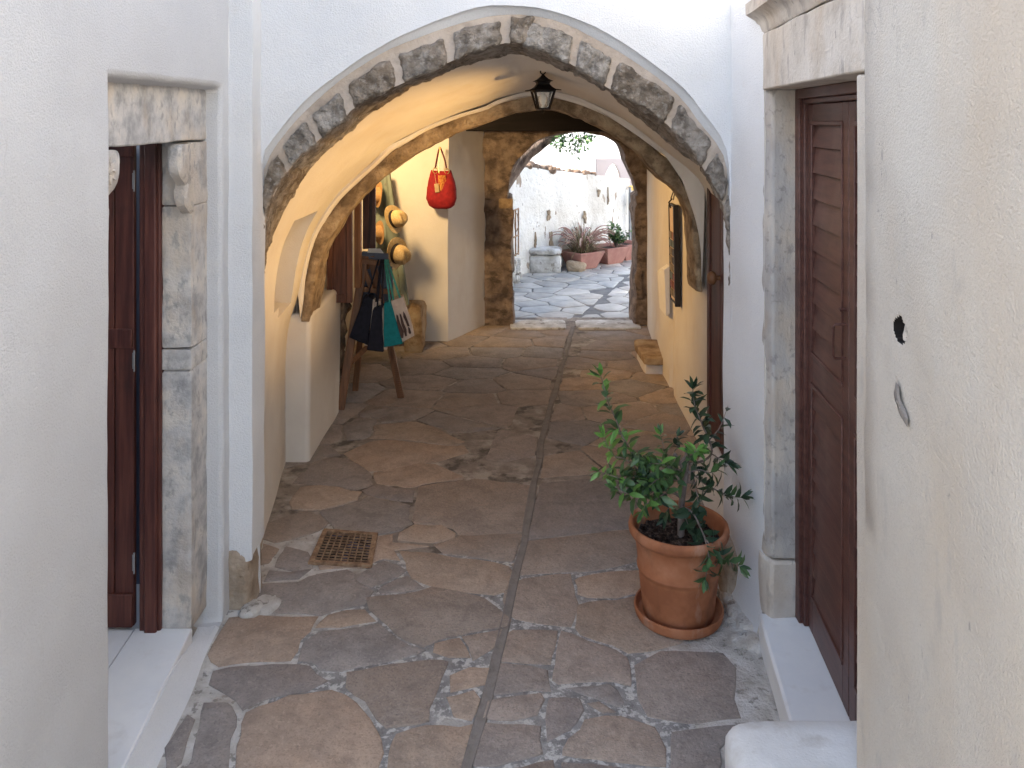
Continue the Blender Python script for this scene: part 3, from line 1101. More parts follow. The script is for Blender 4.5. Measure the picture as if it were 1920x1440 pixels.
# carve: pull the wall's own vertices in (the mesh is refined round the hole first)
tb = BM()
tb.from_mesh(wo.data)
off = Vector(wo.location) + Vector(RH.location)
for _ in range(4):
    es = [e for e in tb.edges if (((e.verts[0].co + e.verts[1].co) / 2) - hc).length < .12 and e.calc_length() > .008]
    bmesh.ops.subdivide_edges(tb, edges=es, cuts=1, use_grid_fill=True)
def inhole(c):
    d = c - hc
    if abs(d.x) > .05:
        return False
    n_ = noise.noise(c * 28) * .22
    return math.hypot(d.y / .036, d.z / .031) < 1 + n_


push(tb, inhole, (.05, 0, 0), True, 2)
for f in tb.faces:
    c_ = f.calc_center_median()
    if (c_ - hc).length < .09 and c_.x > RX(c_.y) + .014:
        f.material_index = 2  # dark material on the recess faces stands in for the hole's shade
for f in tb.faces:
    f.smooth = True
tb.to_mesh(wo.data)
tb.free()
bpy.data.objects.remove(tmp)
bm = BM()
rock(bm, hc + Vector((.004, -.042, -.028)), hc + Vector((.05, -.004, .022)), 4, 3, .008, 30, 2)
obj('plaster_crumb', bm, 'plaster_warm', RH)
bm = BM()
sm = [(1683, 716), (1690, 722), (1693, 745), (1699, 765), (1707, 785), (1705, 801), (1697, 790), (1690, 768), (1684, 748), (1681, 728)]
c0 = [onwall(*p) for p in sm]
cc = sum(c0, Vector()) / len(c0)
c1 = subdiv(c0, .01)
grid(bm, [[p + Vector((-.006, 0, 0)) for p in c1], [p + (cc - p) * .25 + Vector((-.0105, 0, 0)) for p in c1], [p + (cc - p) * .8 + Vector((-.012, 0, 0)) for p in c1]], close=True)
jitter(bm, .004, 30)
obj('cement_smear', bm, 'strip', RH)

# rounded step stone at the wall's foot
bm = BM()
rock(bm, (.590, 1.50, -.02), (1.12, 2.42, .43), 11, 9, .010, 3, 2)
tag(obj('stone_bench', bm, 'bench'), 'rounded whitewashed stone bench jutting out below the brown louvred door', 'bench')

# ------------------------------------------------------------------ arched house: facade, first arch, vault
N = 96
D0, D1, D2, D3 = 3.75, 3.79, 4.15, 5.2


def curve(pxs, D, n=N, legs=True):
    pts = [P(x, y, D) for x, y in pxs]
    if legs:
        a, b = pts[0].copy(), pts[-1].copy()
        a.z = b.z = 0
        pts = [a] + pts + [b]
    return resample(pts, n)


rim_px = [(487, 560), (488, 420), (489, 320), (493, 287), (520, 250), (567, 193), (640, 135), (700, 95), (773, 57), (873, 20), (930, 10), (1007, 15), (1073, 33), (1140, 63), (1207, 107), (1280, 163), (1320, 213), (1358, 267), (1368, 320), (1370, 420), (1371, 560)]
ext_px = [(488, 560), (490, 420), (494, 330), (503, 300), (533, 253), (583, 200), (640, 150), (690, 117), (737, 90), (840, 53), (900, 36), (957, 29), (1040, 39), (1140, 87), (1223, 140), (1280, 187), (1313, 233), (1352, 283), (1364, 330), (1368, 420), (1369, 560)]
int_px = [(484, 560), (489, 470), (497, 415), (506, 380), (540, 320), (600, 260), (640, 230), (670, 197), (753, 157), (850, 113), (910, 90), (955, 80), (990, 87), (1053, 110), (1137, 163), (1237, 222), (1290, 275), (1312, 305), (1350, 372), (1362, 420), (1366, 560)]
bak_px = [(478, 640), (486, 560), (496, 495), (510, 447), (540, 383), (583, 315), (640, 260), (707, 203), (773, 163), (853, 127), (940, 104), (977, 101), (1053, 128), (1140, 170), (1203, 227), (1273, 283), (1312, 307), (1343, 367), (1363, 420), (1368, 640)]
rim = curve(rim_px, D0)
ext = curve(ext_px, D1)
itr = curve(int_px, D1)
bak = curve(bak_px, D2)
AH = thing('arched_house', 'white house over a covered alley with a rough stone arch and vaulted passage', 'house', (0, 3.75, 0))
bm = BM()
cx0, cz0 = -.06, 1.75


def outerpt(p):
    if p.z < cz0:
        return Vector((-1.40 if p.x < cx0 else 1.30, p.y, p.z))
    d = Vector((p.x - cx0, 0, p.z - cz0))
    t = 1e9
    if d.x < -1e-6:
        t = min(t, (-1.40 - cx0) / d.x)
    if d.x > 1e-6:
        t = min(t, (1.30 - cx0) / d.x)
    if d.z > 1e-6:
        t = min(t, (3.2 - cz0) / d.z)
    return Vector((cx0, p.y, cz0)) + d * t


rows = []
for i in range(41):
    t = (1 - i / 40) ** 2.2
    rows.append([p.lerp(outerpt(p), t) for p in rim])
for k in range(1, len(rows)):
    for v in rows[k]:
        v.y += noise.noise(v * 2.2) * .012
# rounded lip back to the stone
rows[-1] = [v + Vector((0, .004, 0)) for v in rows[-1]]
rows.append([a.lerp(e, .35) + Vector((0, .010, 0)) for a, e in zip(rim, ext)])
rows.append([a.lerp(e, .8) for a, e in zip(rim, ext)])
for r in rows[-1]:
    r.y = D1 - .008
rows.append([e + (e - itr[i]).normalized() * .0 + Vector((0, .004, 0)) for i, e in enumerate(ext)])
grid(bm, rows)
jitter(bm, .004, 9)
obj('front_wall', bm, 'plaster', AH, sharp=55)
bm = BM()
box(bm, (-9, 3.9, 3.1), (7, 8.95, 3.2))
box(bm, (-9, 8.9, 0), (-.45, 9.05, 3.1))
box(bm, (1.55, 8.9, 0), (7, 9.05, 3.1))
box(bm, (-.45, 8.95, 2.45), (1.55, 9.06, 3.1))
box(bm, (-9, 3.82, 0), (-8.9, 8.9, 3.1))
box(bm, (6.9, 3.1, 0), (7, 8.9, 3.1))
box(bm, (-9, 3.78, 0), (-3.7, 3.82, 3.1))
box(bm, (1.28, 3.80, 0), (7, 3.84, 3.1))
box(bm, (-9, 9.06, 0), (-4.5, 16.5, 3.95))  # unseen block, added to keep the sun off the courtyard
obj('roof', bm, 'far_white', AH)
# pilaster beside the arch with its eroded foot
bm = BM()
zs = lines([.17, 3.0], .08) + [3.4, 3.6]
xs = linspace(-1.243, -1.137, 6)
rows = []
for z in zs:
    rows.append([Vector((x, 3.62, z)) for x in xs] + [Vector((-1.137, d, z)) for d in linspace(3.64, 3.80, 4)])
vr = grid(bm, rows)
for k, v in enumerate(vr[0]):
    v.co.z += .03 + (k / 10) * .05 + noise.noise(Vector((k * .7, 2, 0))) * .03
ex = [bm.verts.new(v.co + Vector((-.02, .03, .004))) for v in vr[0]]
for i in range(len(ex) - 1):
    bm.faces.new((vr[0][i], vr[0][i + 1], ex[i + 1], ex[i]))
jitter(bm, .006, 4)
obj('pilaster', bm, 'plaster', AH, bevel=.012, seg=3)
bm = BM()
rock(bm, (-1.30, 3.615, -.05), (-1.150, 3.85, .30), 7, 6, .022, 7, 3)
obj('pilaster_foot', bm, 'brown_plaster', AH, label='bare brown foot where the plaster has fallen off')

# first arch: mortar ring and its stones
bm = BM()
kk = [i for i in range(N) if itr[i].z > 1.15]
a, b = kk[0], kk[-1] + 1
S_ = slice(a, b)
face = [[(itr[i].lerp(ext[i], t)) for i in range(a, b)] for t in linspace(1.06, 0, 7)]
for r in face[1:-1]:
    for v in r:
        v.y += noise.noise(v * 8) * .008
soff = [[itr[i].lerp(bak[i], t) for i in range(a, b)] for t in linspace(.04, 1, 8)]
for r in soff[1:]:
    for v in r:
        v += noise.noise_vector(v * 6) * .008
back = [[bak[i] + (bak[i] - Vector((cx0, D2, 1.2))).normalized() * q + Vector((0, .0, 0)) for i in range(a, b)] for q in (.07, .3)]
grid(bm, face + [soff[0]])
grid(bm, soff + back, 1)
ST = obj('arch_ring', bm, ['mortar_pink', 'dark_stone'], AH, sharp=55)
mid = [itr[i].lerp(ext[i], .4) for i in range(N)]


def sidx(px, py):
    q = P(px, py, D1)
    return min(range(N), key=lambda i: (mid[i] - q).length)


def at(curve_, s):
    i = max(0, min(N - 2, int(s)))
    return curve_[i].lerp(curve_[i + 1], s - i)


vous = [((487, 480), (507, 388), .90), ((505, 390), (545, 315), .86), ((545, 322), (600, 247), .80), ((600, 258), (664, 188), .80), ((668, 194), (752, 137), .80), ((756, 142), (842, 96), .80),
        ((848, 104), (940, 64), .88), ((943, 70), (977, 62), 1.0), ((982, 66), (1064, 98), .84), ((1066, 100), (1142, 147), .84), ((1147, 148), (1250, 216), .84), ((1250, 218), (1330, 296), .88), ((1318, 294), (1362, 378), .92),
        ((484, 560), (488, 482), .85), ((1360, 380), (1366, 520), .85)]
for k, (pa, pb, top) in enumerate(vous):
    top -= .04 if top < 1 else 0
    s0, s1 = sidx(*pa), sidx(*pb)
    s0 += .26
    s1 -= .26
    if s1 <= s0 + .5:
        s1 = s0 + 1.5

    def fn(u, s0=s0, s1=s1, top=top):
        s = s0 + (s1 - s0) * u.x
        i_, e_, b_ = at(itr, s), at(ext, s), at(bak, s)
        dep = u.y * 1.04 - .045
        base = i_.lerp(b_, max(0, dep)) if dep > 0 else i_ + Vector((0, dep * .6, 0))
        rad = (e_ - i_)
        rad.y = 0
        return base - rad * .05 + rad * (top + .05) * u.z
    bm = BM()
    rock(bm, None, None, 19, 14, .011, 9, k * 1.3, fn=fn)
    roughen(bm, .010, 24, k + .5, octv=4)
    obj('arch_stone', bm, ('dark_stone', 'dark_stone_brown', 'dark_stone_pale', 'dark_stone_brown')[(k * 7 + k // 3) % 4], ST, sharp=70)

# plaster jambs under the ring
for x0, x1 in ((-1.55, -1.245), (1.085, 1.45)):
    bm = BM()
    box(bm, (x0, 3.80, 0), (x1, 4.15, 1.25))
    bmesh.ops.subdivide_edges(bm, edges=bm.edges[:], cuts=8, use_grid_fill=True)
    roughen(bm, .006, 4, 3)
    obj('passage_jamb', bm, 'plaster_vault', AH, bevel=.02, seg=3)

# vault between the arches
V1 = [(486, 1030), (484, 640), (482, 600), (484, 550), (492, 490), (506, 443), (535, 378), (578, 310), (635, 254), (702, 197), (770, 157), (850, 124), (940, 97), (980, 92), (1055, 121), (1143, 163), (1207, 221), (1278, 278), (1320, 303), (1362, 363), (1402, 420), (1424, 640), (1424, 1030)]
V2 = [(537, 860), (537, 760), (539, 660), (546, 600), (562, 550), (573, 495), (585, 450), (604, 410), (636, 365), (671, 332), (704, 303), (733, 276), (763, 258), (803, 238), (858, 216), (915, 197), (940, 186), (990, 176), (1050, 176), (1110, 197), (1164, 224), (1217, 260), (1261, 295), (1295, 322), (1318, 350), (1324, 400), (1326, 600), (1326, 860)]
nv = 120
va, vb = curve(V1, 4.10, nv), curve(V2, D3 + .03, nv)
bm = BM()
rows = []
for t in linspace(0, 1, 22):
    rows.append([p.lerp(q, t) for p, q in zip(va, vb)])
for r in rows[1:-1]:
    for v in r:
        v += noise.noise_vector(v * 1.8) * .012
grid(bm, rows)
push(bm, lambda c: c.x < -1.0 and 4.46 < c.y < 4.92 and 1.08 < c.z < 1.62, (-.15, .03, 0), cap=True)
obj('vault', bm, 'plaster_vault', AH, sharp=50)

# inner arch
O2 = [(565, 600), (572, 540), (581, 490), (593, 448), (612, 413), (643, 369), (677, 338), (710, 309), (739, 282), (768, 265), (806, 244), (860, 222), (917, 203), (940, 192), (990, 182), (1050, 182), (1107, 203), (1160, 230), (1213, 267), (1257, 300), (1290, 325), (1311, 352), (1315, 400), (1316, 545)]
I2 = [(592, 600), (596, 540), (602, 500), (612, 465), (630, 430), (660, 390), (690, 357), (722, 330), (752, 306), (780, 289), (817, 268), (867, 246), (922, 228), (962, 214), (1000, 208), (1045, 208), (1090, 222), (1140, 246), (1192, 283), (1236, 325), (1273, 360), (1290, 388), (1298, 430), (1300, 545)]
o2, i2 = curve(O2, D3 - .02, N, False), curve(I2, D3 - .02, N, False)
for k in range(14):
    f_ = (1 - k / 14) ** 1.5
    i2[k] = i2[k].lerp(o2[k], .45 * f_)
    i2[-1 - k] = i2[-1 - k].lerp(o2[-1 - k], .35 * f_)
b2 = [p + Vector((0, .27, 0)) for p in i2]
bb = [p + Vector((0, .27, 0)) for p in o2]
bm = BM()
rows = [[p + Vector((0, .08, 0)) + (p - q) * .1 for p, q in zip(o2, i2)]]
rows += [[p.lerp(q, t) + Vector((0, -.012 * math.sin(math.pi * t), 0)) for p, q in zip(o2, i2)] for t in linspace(.0, 1, 5)]
rows += [[p.lerp(q, t) for p, q in zip(i2, b2)] for t in linspace(.12, 1, 6)]
rows += [bb]
for ri, r in enumerate(rows):
    for k, v in enumerate(r):
        blk = noise.cell_vector(Vector((k / 9.0, 0, 3)))
        v += noise.noise_vector(v * 7) * .014 + noise.noise_vector(v * 24) * .007 + (blk - Vector((.5, .5, .5))) * .014
vr = grid(bm, rows)
for e in (0, -1):
    bm.faces.new([r[e] for r in vr])
IA = obj('inner_arch', bm, 'ochre_stone', AH, sharp=60)
# plaster fillet that frames the inner arch
bm = BM()
vb_ = curve(V2[4:-3], D3 - .0, N, False)
rows = [[p + Vector((0, -.05, 0)) + (p - q).normalized() * .02 for p, q in zip(vb_, o2)],
        [p.lerp(q, .3) + Vector((0, -.045, 0)) for p, q in zip(vb_, o2)],
        [p.lerp(q, .9) + Vector((0, -.015, 0)) for p, q in zip(vb_, o2)], [q + Vector((0, .02, 0)) for q in o2]]
for r in rows:
    for v in r:
        v += noise.noise_vector(v * 5) * .008
grid(bm, rows)
obj('arch_fillet', bm, 'plaster_vault', AH, sharp=60)
# pier that carries the inner arch
bm = BM()
zs = lines([0, .93], .08)
pl = [(-1.46, 5.185), (-1.42, 5.185), (-1.35, 5.185), (-1.268, 5.185), (-1.268, 5.40), (-1.268, 5.65), (-1.268, 5.9), (-1.268, 6.11), (-1.46, 6.11)]
rows = [[Vector((x + (z - .46) * .01, y, z)) for x, y in pl] for z in zs]
vr = grid(bm, rows, close=True)
bm.faces.new(vr[-1])
roughen(bm, .006, 3, 5)
obj('pier', bm, 'plaster_vault', AH, bevel=.03, seg=4)

# passage behind the inner arch
bm = BM()
wallgrid(bm, (-1.36, 5.2), (-1.36, 6.12), lines([0, 2.5], .12), linspace(0, 1, 9))
wallgrid(bm, (-1.50, 6.1), (-1.50, 8.05), lines([0, 2.5], .12), linspace(0, 1, 17))
wallgrid(bm, (-1.52, 8.02), (-.62, 8.02), lines([0, 2.5], .1), linspace(0, 1, 12))
wallgrid(bm, (-.62, 8.02), (-.275, 8.66), lines([0, 2.5], .1), linspace(0, 1, 10))
pts = [(1.23, 5.2), (1.262, 6.45), (1.285, 6.5), (1.285, 6.62), (1.262, 6.66), (1.268, 7.0), (1.33, 7.65), (1.41, 8.66)]
rows = []
for z in lines([0, 2.5], .1):
    row = []
    for a, b in zip(pts[:-1], pts[1:]):
        n = max(1, int((Vector(b) - Vector(a)).length / .1))
        row += [Vector((*Vector(a).lerp(Vector(b), k / n), z)) for k in range(n)]
    row.append(Vector((*pts[-1], z)))
    rows.append(row)
grid(bm, rows)
jitter(bm, .010, 2.0)
obj('passage_wall', bm, 'plaster_vault', AH, sharp=30)
bm = BM()
rows = [[Vector((-1.40 + noise.noise(Vector((d * 6, z * 6, 1))) * .06 + noise.noise(Vector((d * 17, z * 17, 1))) * .025, d, z)) for d in linspace(6.10, 7.0, 30)] for z in linspace(0, 1.0, 34)]
grid(bm, rows)
obj('rubble_face', bm, 'rubble', AH)
bm = BM()
for k in range(16):
    y0 = 5.56 + k * .19
    box(bm, (-1.6, y0, 2.36), (1.6, y0 + .185, 2.40))
obj('ceiling', bm, 'beam', AH, smooth=False)
bm = BM()
box(bm, (-.66, 8.30, 2.035), (1.6, 8.60, 2.37))
bmesh.ops.subdivide_edges(bm, edges=bm.edges[:], cuts=6, use_grid_fill=True)
roughen(bm, .008, 4, 4)
obj('beam', bm, 'beam', AH, bevel=.012)
# red-brown side door on its high sill
bm = BM()


def SX(d):
    return 1.165 + (d - 4.5) * .06


def sbox(bm, d0, d1, z0, z1, n0, n1):
    q = lambda n: [Vector((SX(d) - n, d, z)) for d, z in ((d0, z0), (d1, z0), (d1, z1), (d0, z1))]
    hexa(bm, q(n0), q(n1))


sbox(bm, 4.42, 4.97, .285, 2.0, -.06, 0)
sbox(bm, 4.89, 4.97, .286, 2.0, 0, .022)
sbox(bm, 4.42, 4.47, .286, 2.0, 0, .022)
sbox(bm, 4.47, 4.89, 1.92, 2.0, 0, .022)
dd = obj('side_door', bm, 'red_wood', AH, bevel=.004)
bm = BM()
sbox(bm, 4.475, 4.60, .30, 1.915, 0, .012)
sbox(bm, 4.607, 4.885, .30, 1.915, 0, .012)
obj('panel', bm, 'red_wood', dd, bevel=.006)
bm = BM()
kc = Vector((SX(4.62) - .055, 4.62, 1.267))
for v in bmesh.ops.create_uvsphere(bm, u_segments=18, v_segments=12, radius=.034)['verts']:
    v.co = kc + Vector((v.co.x * .8, v.co.y, v.co.z * 1.15))
tube(bm, [kc, kc + Vector((.05, 0, 0))], .014, 10)
obj('knob', bm, 'easel_wood', dd)
bm = BM()
q = [(1.01, 4.16), (1.07, 4.98), (1.32, 4.98), (1.32, 4.16)]
hexa(bm, [Vector((x + .02, y, 0)) for x, y in q], [Vector((x + .10, y, .283)) for x, y in q])
bmesh.ops.subdivide_edges(bm, edges=bm.edges[:], cuts=5, use_grid_fill=True)
roughen(bm, .008, 5, 5)
obj('door_step', bm, 'plaster_vault', AH, bevel=.02, seg=3)

bm = BM()
random.seed(6)
for k, (x, y, r, z) in enumerate(((.985, 3.72, .05, .045), (.99, 3.60, .055, .04), (1.0, 3.49, .05, .05), (1.0, 3.40, .045, .035), (.95, 3.50, .04, .018), (.94, 3.42, .045, .016), (-1.15, 3.62, .04, .03), (-1.10, 3.66, .05, .016))):
    rock(bm, (x - r, y - r * 1.6, -.03), (x + r * 1.4, y + r * 1.6, z), 6, 2.6, .012, 14, k)
obj('plaster_rubble', bm, 'limed', kind='structure')
# guard stone at the corner
bm = BM()
rock(bm, (.945, 3.66, -.04), (1.10, 3.92, .26), 7, 3.0, .02, 6, 8)
tag(obj('guard_stone', bm, 'brown_plaster'), 'small rounded brown guard stone behind the terracotta pot at the wall corner', 'stone')

# ------------------------------------------------------------------ stone portal at the far end
SPT = thing('stone_portal', 'rough brown stone archway at the far end of the passage opening on a courtyard', 'archway', (.65, 8.65, 0))
op = [(962, 560), (961, 500), (957, 440), (963, 400), (962, 374), (952, 371), (951, 366), (953, 352), (957, 335), (966, 312), (979, 293), (1003, 270), (1030, 256), (1060, 250), (1095, 248), (1117, 252), (1138, 258), (1159, 273), (1172, 296), (1188, 332), (1200, 363), (1193, 370), (1195, 384), (1191, 395), (1193, 440), (1191, 500), (1192, 560)]
ctr = [P(x, y, 8.62) for x, y in op]
a_, b_ = ctr[0].copy(), ctr[-1].copy()
a_.z = b_.z = 0
n2 = 110
oc = resample([a_] + ctr + [b_], n2)
bm = BM()
rows = []


def outp(p):
    if p.z < 1.2:
        return Vector((-.29 if p.x < .65 else 1.43, p.y, p.z))
    d = Vector((p.x - .65, 0, p.z - 1.2))
    t = 1e9
    if d.x < -1e-6:
        t = min(t, (-.29 - .65) / d.x)
    if d.x > 1e-6:
        t = min(t, (1.43 - .65) / d.x)
    if d.z > 1e-6:
        t = min(t, (2.45 - 1.2) / d.z)
    return Vector((.65, p.y, 1.2)) + d * t


for t in linspace(1, 0, 12):
    rows.append([p.lerp(outp(p), t) for p in oc])
for t in linspace(.06, .42, 6):
    rows.append([p + Vector((0, t, 0)) for p in oc])
for t in linspace(.2, 1, 3):
    rows.append([p.lerp(outp(p), t) + Vector((0, .42, 0)) for p in oc])
for r in rows:
    for v in r:
        cell = noise.cell_vector(Vector((v.x * 2.2, v.y * 1.5, v.z * 3.4)))
        v += noise.noise_vector(v * 6) * .018 + (cell - Vector((.5, .5, .5))) * .035
grid(bm, rows)
obj('arch_wall', bm, 'portal_stone', SPT, sharp=45)
bm = BM()
rock(bm, (-.14, 8.598, 1.225), (.012, 8.75, 1.33), 5, 9, .006, 6, 3)
obj('impost_block', bm, 'block_stone', SPT)
bm = BM()
rock(bm, (-.02, 8.46, -.02), (.56, 8.82, .022), 6, 12, .004, 5, 1)
rock(bm, (.67, 8.46, -.02), (1.33, 8.82, .022), 6, 12, .004, 5, 2)
obj('threshold', bm, 'lime_block', SPT)

# ------------------------------------------------------------------ courtyard beyond
bm = BM()
grid(bm, [[Vector((x, d, -.012)) for x in linspace(-4, 6, 11)] for d in linspace(8.8, 24, 12)])
obj('courtyard_joints', bm, 'slate_joint', kind='structure')
random.seed(21)
seeds = []
for _ in range(5000):
    d = random.uniform(8.9, 15.5)
    x = random.uniform(-1.5, 3.0)
    s = Vector((x, d * 1.1, 0))
    if all((s - t).length > .27 for t in seeds):
        seeds.append(s)
cells = voronoi([(s.x, s.y / 1.1) for s in seeds], [(-1.5, 8.86), (3, 8.86), (3, 15.5), (-1.5, 15.5)], .020, 1.1)
bm = BM()
tl = bm.loops.layers.float_color.new('tint')
for q in cells:
    c = sum(q, Vector()) / len(q)
    # gutter running off to the right
    gx = .62 + (c.y - 8.7) * .36
    if abs(c.x - gx) < .5:
        sd2 = -1 if c.x < gx else 1
        q = clip(q, Vector((gx + sd2 * .022, c.y, 0)), Vector((-sd2, sd2 * .36, 0)).normalized())
    if len(q) < 3:
        continue
    k = random.uniform(.85, 1.15)
    t = random.choice([(.43, .42, .405), (.46, .45, .43), (.49, .465, .43), (.40, .40, .39)])
    stone(bm, tl, q, -.002, [x * k for x in t], .012)
obj('courtyard_paving', bm, 'slate', kind='structure', recalc=False)

GW = thing('garden_wall', 'old peeling whitewashed garden wall with a crumbling rubble top behind the planters', 'wall', (1, 12.4, 0))
A, B = Vector((.11, 11.5)), Vector((1.89, 13.3))
dir_ = (B - A).normalized()
A2 = A - dir_ * 1.2


def gtop(u):
    return 1.50 + (1.206 - 1.50) * max(0, (u - 1.2) / (B - A).length) + noise.noise(Vector((u * 3, 0, 5))) * .02


Lw = (B - A2).length
nrm = Vector((dir_.y, -dir_.x, 0))
bm = BM()
rows = []
for t in linspace(0, 1, 26):
    rows.append([Vector((*(A2 + dir_ * u), gtop(u) * t)) + nrm * (noise.noise(Vector((u * 2, t * 3, 0))) * .025) for u in linspace(0, Lw, 60)])
rows.append([v - nrm * .35 for v in rows[-1]])
rows.append([Vector((v.x, v.y, 0)) for v in rows[-1]])
vr = grid(bm, rows)
bm.faces.new([r[-1] for r in vr])
obj('wall_face', bm, 'old_wall', GW, sharp=50)
bm = BM()
random.seed(5)
for k in range(95):
    u = random.uniform(.3, 3.0)
    c = A2 + dir_ * u - Vector((nrm.x, nrm.y)) * random.uniform(0, .25)
    s = random.uniform(.03, .075) * (1.15 if u < 2 else .7)
    z = gtop(u) + s * .3
    rock(bm, (c.x - s, c.y - s, z - s * .7), (c.x + s, c.y + s, z + s * .8), 2, 3, s * .5, 9, k)
obj('rubble_coping', bm, 'rubble_top', GW)
bm = BM()
random.seed(9)
for (px, py, w_, h_) in ((1028, 405, 11, 28), (1003, 452, 6, 34), (1032, 452, 10, 40), (1096, 405, 9, 20), (1139, 372, 4, 32), (1122, 361, 9, 13)):
    k = (px - CX) / F
    # intersect the pixel column with the wall line
    t = (k * A.y - A.x) / (dir_.x - k * dir_.y)
    c = A + dir_ * t
    p = P(px, py, c.y)
    ww, hh = .75 * w_ * c.y / F, .85 * h_ * c.y / F
    q = []
    for j in range(36):
        an = 2 * math.pi * j / 36
        rr = .8 + noise.fractal(Vector((math.cos(an) * 1.9, math.sin(an) * 1.9, px * .1)), 1, 2, 3) * 1.0
        q.append(p + Vector((dir_.x, dir_.y, 0)) * math.cos(an) * ww * .5 * rr + Vector((0, 0, 1)) * math.sin(an) * hh * .5 * rr + nrm * .012)
    c3 = sum(q, Vector()) / len(q)
    grid(bm, [[v - nrm * .05 for v in q], [v + nrm * .012 for v in q], [v.lerp(c3, .5) + nrm * .006 for v in q], [v.lerp(c3, .97) for v in q]], close=True)
obj('bare_patch', bm, 'rock', GW, sharp=30)

# iron grille in the return wall at the left
IW = thing('iron_grille', 'dark iron window grille above a whitewashed rubble base beside the stone portal', 'grille', (.02, 10.6, 0))
bm = BM()
gx0, gx1, gy0, gy1 = -.14, .085, 10.2, 11.0
for t in linspace(0, 1, 7):
    x, y = gx0 + (gx1 - gx0) * t, gy0 + (gy1 - gy0) * t
    tube(bm, [(x, y, .36), (x, y, .98)], .010, 6)
for z in (.38, .62, .97):
    tube(bm, [(gx0, gy0, z), (gx1, gy1, z)], .011, 6)
for t in (.25, .6, .88):
    c = Vector((gx0 + (gx1 - gx0) * t, gy0 + (gy1 - gy0) * t, .80))
    e = Vector((gx1 - gx0, gy1 - gy0, 0)).normalized()
    tube(bm, [c + e * math.cos(a) * .08 + Vector((0, 0, math.sin(a) * .12)) for a in linspace(0, 5.5, 18)], .007, 6)
obj('bars', bm, 'rust', IW)
bm = BM()
random.seed(4)
for k in range(26):
    t = random.random() * 1.1
    z = random.uniform(.02, .30)
    x, y = gx0 + (gx1 - gx0) * t, gy0 + (gy1 - gy0) * t
    s = random.uniform(.05, .09)
    rock(bm, (x - s * 1.2, y - s, z - s * .6), (x + s * .4, y + s, z + s * .6), 2, 4, .015, 9, k)
box(bm, (gx0 - .5, gy0, 0), (gx0 + .02, gy1, .34))
obj('rubble_base', bm, 'lime_block', IW)

# white block with a column drum on top
bm = BM()
WB = thing('stone_block', 'whitewashed masonry block with a marble slab lying on top beside the garden wall', 'stone block', G(1022, 512))
c = G(1022, 512)
rock(bm, (c.x - .23, c.y, -.03), (c.x + .23, c.y + .42, .25), 7, 8, .02, 6, 2)
obj('masonry', bm, 'lime_block', WB)
bm = BM()
rock(bm, (c.x - .25, c.y - .04, .245), (c.x + .24, c.y + .40, .345), 7, 4, .018, 5, 3)
obj('slab', bm, 'lime_block', WB)
bm = BM()
c = G(1082, 508)
rock(bm, (c.x - .15, c.y - .05, -.03), (c.x + .13, c.y + .09, .14), 6, 2.6, .035, 7, 5)
tag(obj('rock', bm, 'rock'), 'ochre boulder leaning against the front pink planter', 'rock')

# planters: one built, two copies
pr = thing('planter', 'pink square tapered planter holding the tall reddish fountain grass', 'planter', (1.02, 12.05, 0), (0, 0, R(38)), 'pink planters along the garden wall')
bm = BM()


def ringsq(h, z):
    return [Vector((x * h, y * h, z)) for x, y in ((-1, -1), (1, -1), (1, 1), (-1, 1))]


grid(bm, [ringsq(.15, 0), ringsq(.235, .23), ringsq(.235, .25), ringsq(.21, .25), ringsq(.20, .19)], close=True)
obj('tub', bm, 'planter', pr, local=True, bevel=.006, smooth=False)
bm = BM()
bm.faces.new([bm.verts.new(v) for v in ringsq(.205, .20)])
obj('soil', bm, 'soil', pr, local=True)


def copy_tree(o, loc, rotz, label):
    c = o.copy()
    C.objects.link(c)
    c.location = loc
    c.rotation_euler = (0, 0, rotz)
    c['label'] = label
    for ch in o.children:
        k = ch.copy()
        C.objects.link(k)
        k.parent = c
        for g in ch.children:
            d = g.copy()
            C.objects.link(d)
            d.parent = k
    return c


copy_tree(pr, (1.46, 12.5, 0), R(36), 'pink square planter in the middle of the row with the green bushy plant')
p3 = copy_tree(pr, (1.76, 12.85, 0), R(40), 'pink square planter farthest back in the row, half hidden by its neighbour')


def leafquad(bm, tl, b, d, nrm_, L, wd, tint, fold=.25, curl=.15):
    d = d.normalized()
    s = d.cross(nrm_)
    if s.length < 1e-3:
        s = d.orthogonal()
    s.normalize()
    n = s.cross(d).normalized()
    q = lambda t, x, u: bm.verts.new(b + d * (L * t) + s * (wd * x) + n * (L * u))
    v0 = q(0, 0, 0)
    m1, m2 = q(.35, 0, curl * .25), q(.72, 0, curl * .1)
    l1, r1 = q(.35, -.5, curl * .25 + fold * .12), q(.35, .5, curl * .25 + fold * .12)
    l2, r2 = q(.72, -.36, curl * .1 + fold * .1), q(.72, .36, curl * .1 + fold * .1)
    t = q(1, 0, -curl * .3)
    for fs in ((v0, m1, l1), (v0, r1, m1), (l1, m1, m2, l2), (m1, r1, r2, m2), (l2, m2, t), (m2, r2, t)):
        f = bm.faces.new(fs)
        for lp in f.loops:
            lp[tl] = (*tint, 1)


# fountain grass and green plant in the planters
random.seed(31)
bm = BM()
tl = bm.loops.layers.float_color.new('tint')


def blade(bm, base, dirv, L, w0, tint, droop):
    pts = []
    d = dirv.normalized()
    p = base.copy()
    side = d.cross(Vector((0, 0, 1))).normalized()
    n = 7
    prev = None
    for i in range(n + 1):
        wd = w0 * (1 - i / n) + .0008
        a, b = bm.verts.new(p - side * wd), bm.verts.new(p + side * wd)
        if prev:
            f = bm.faces.new((prev[0], prev[1], b, a))
            for lp in f.loops:
                lp[tl] = (*tint, 1)
        prev = (a, b)
        p = p + d * L / n
        d = (d + Vector((0, 0, -droop / n))).normalized()
    return p


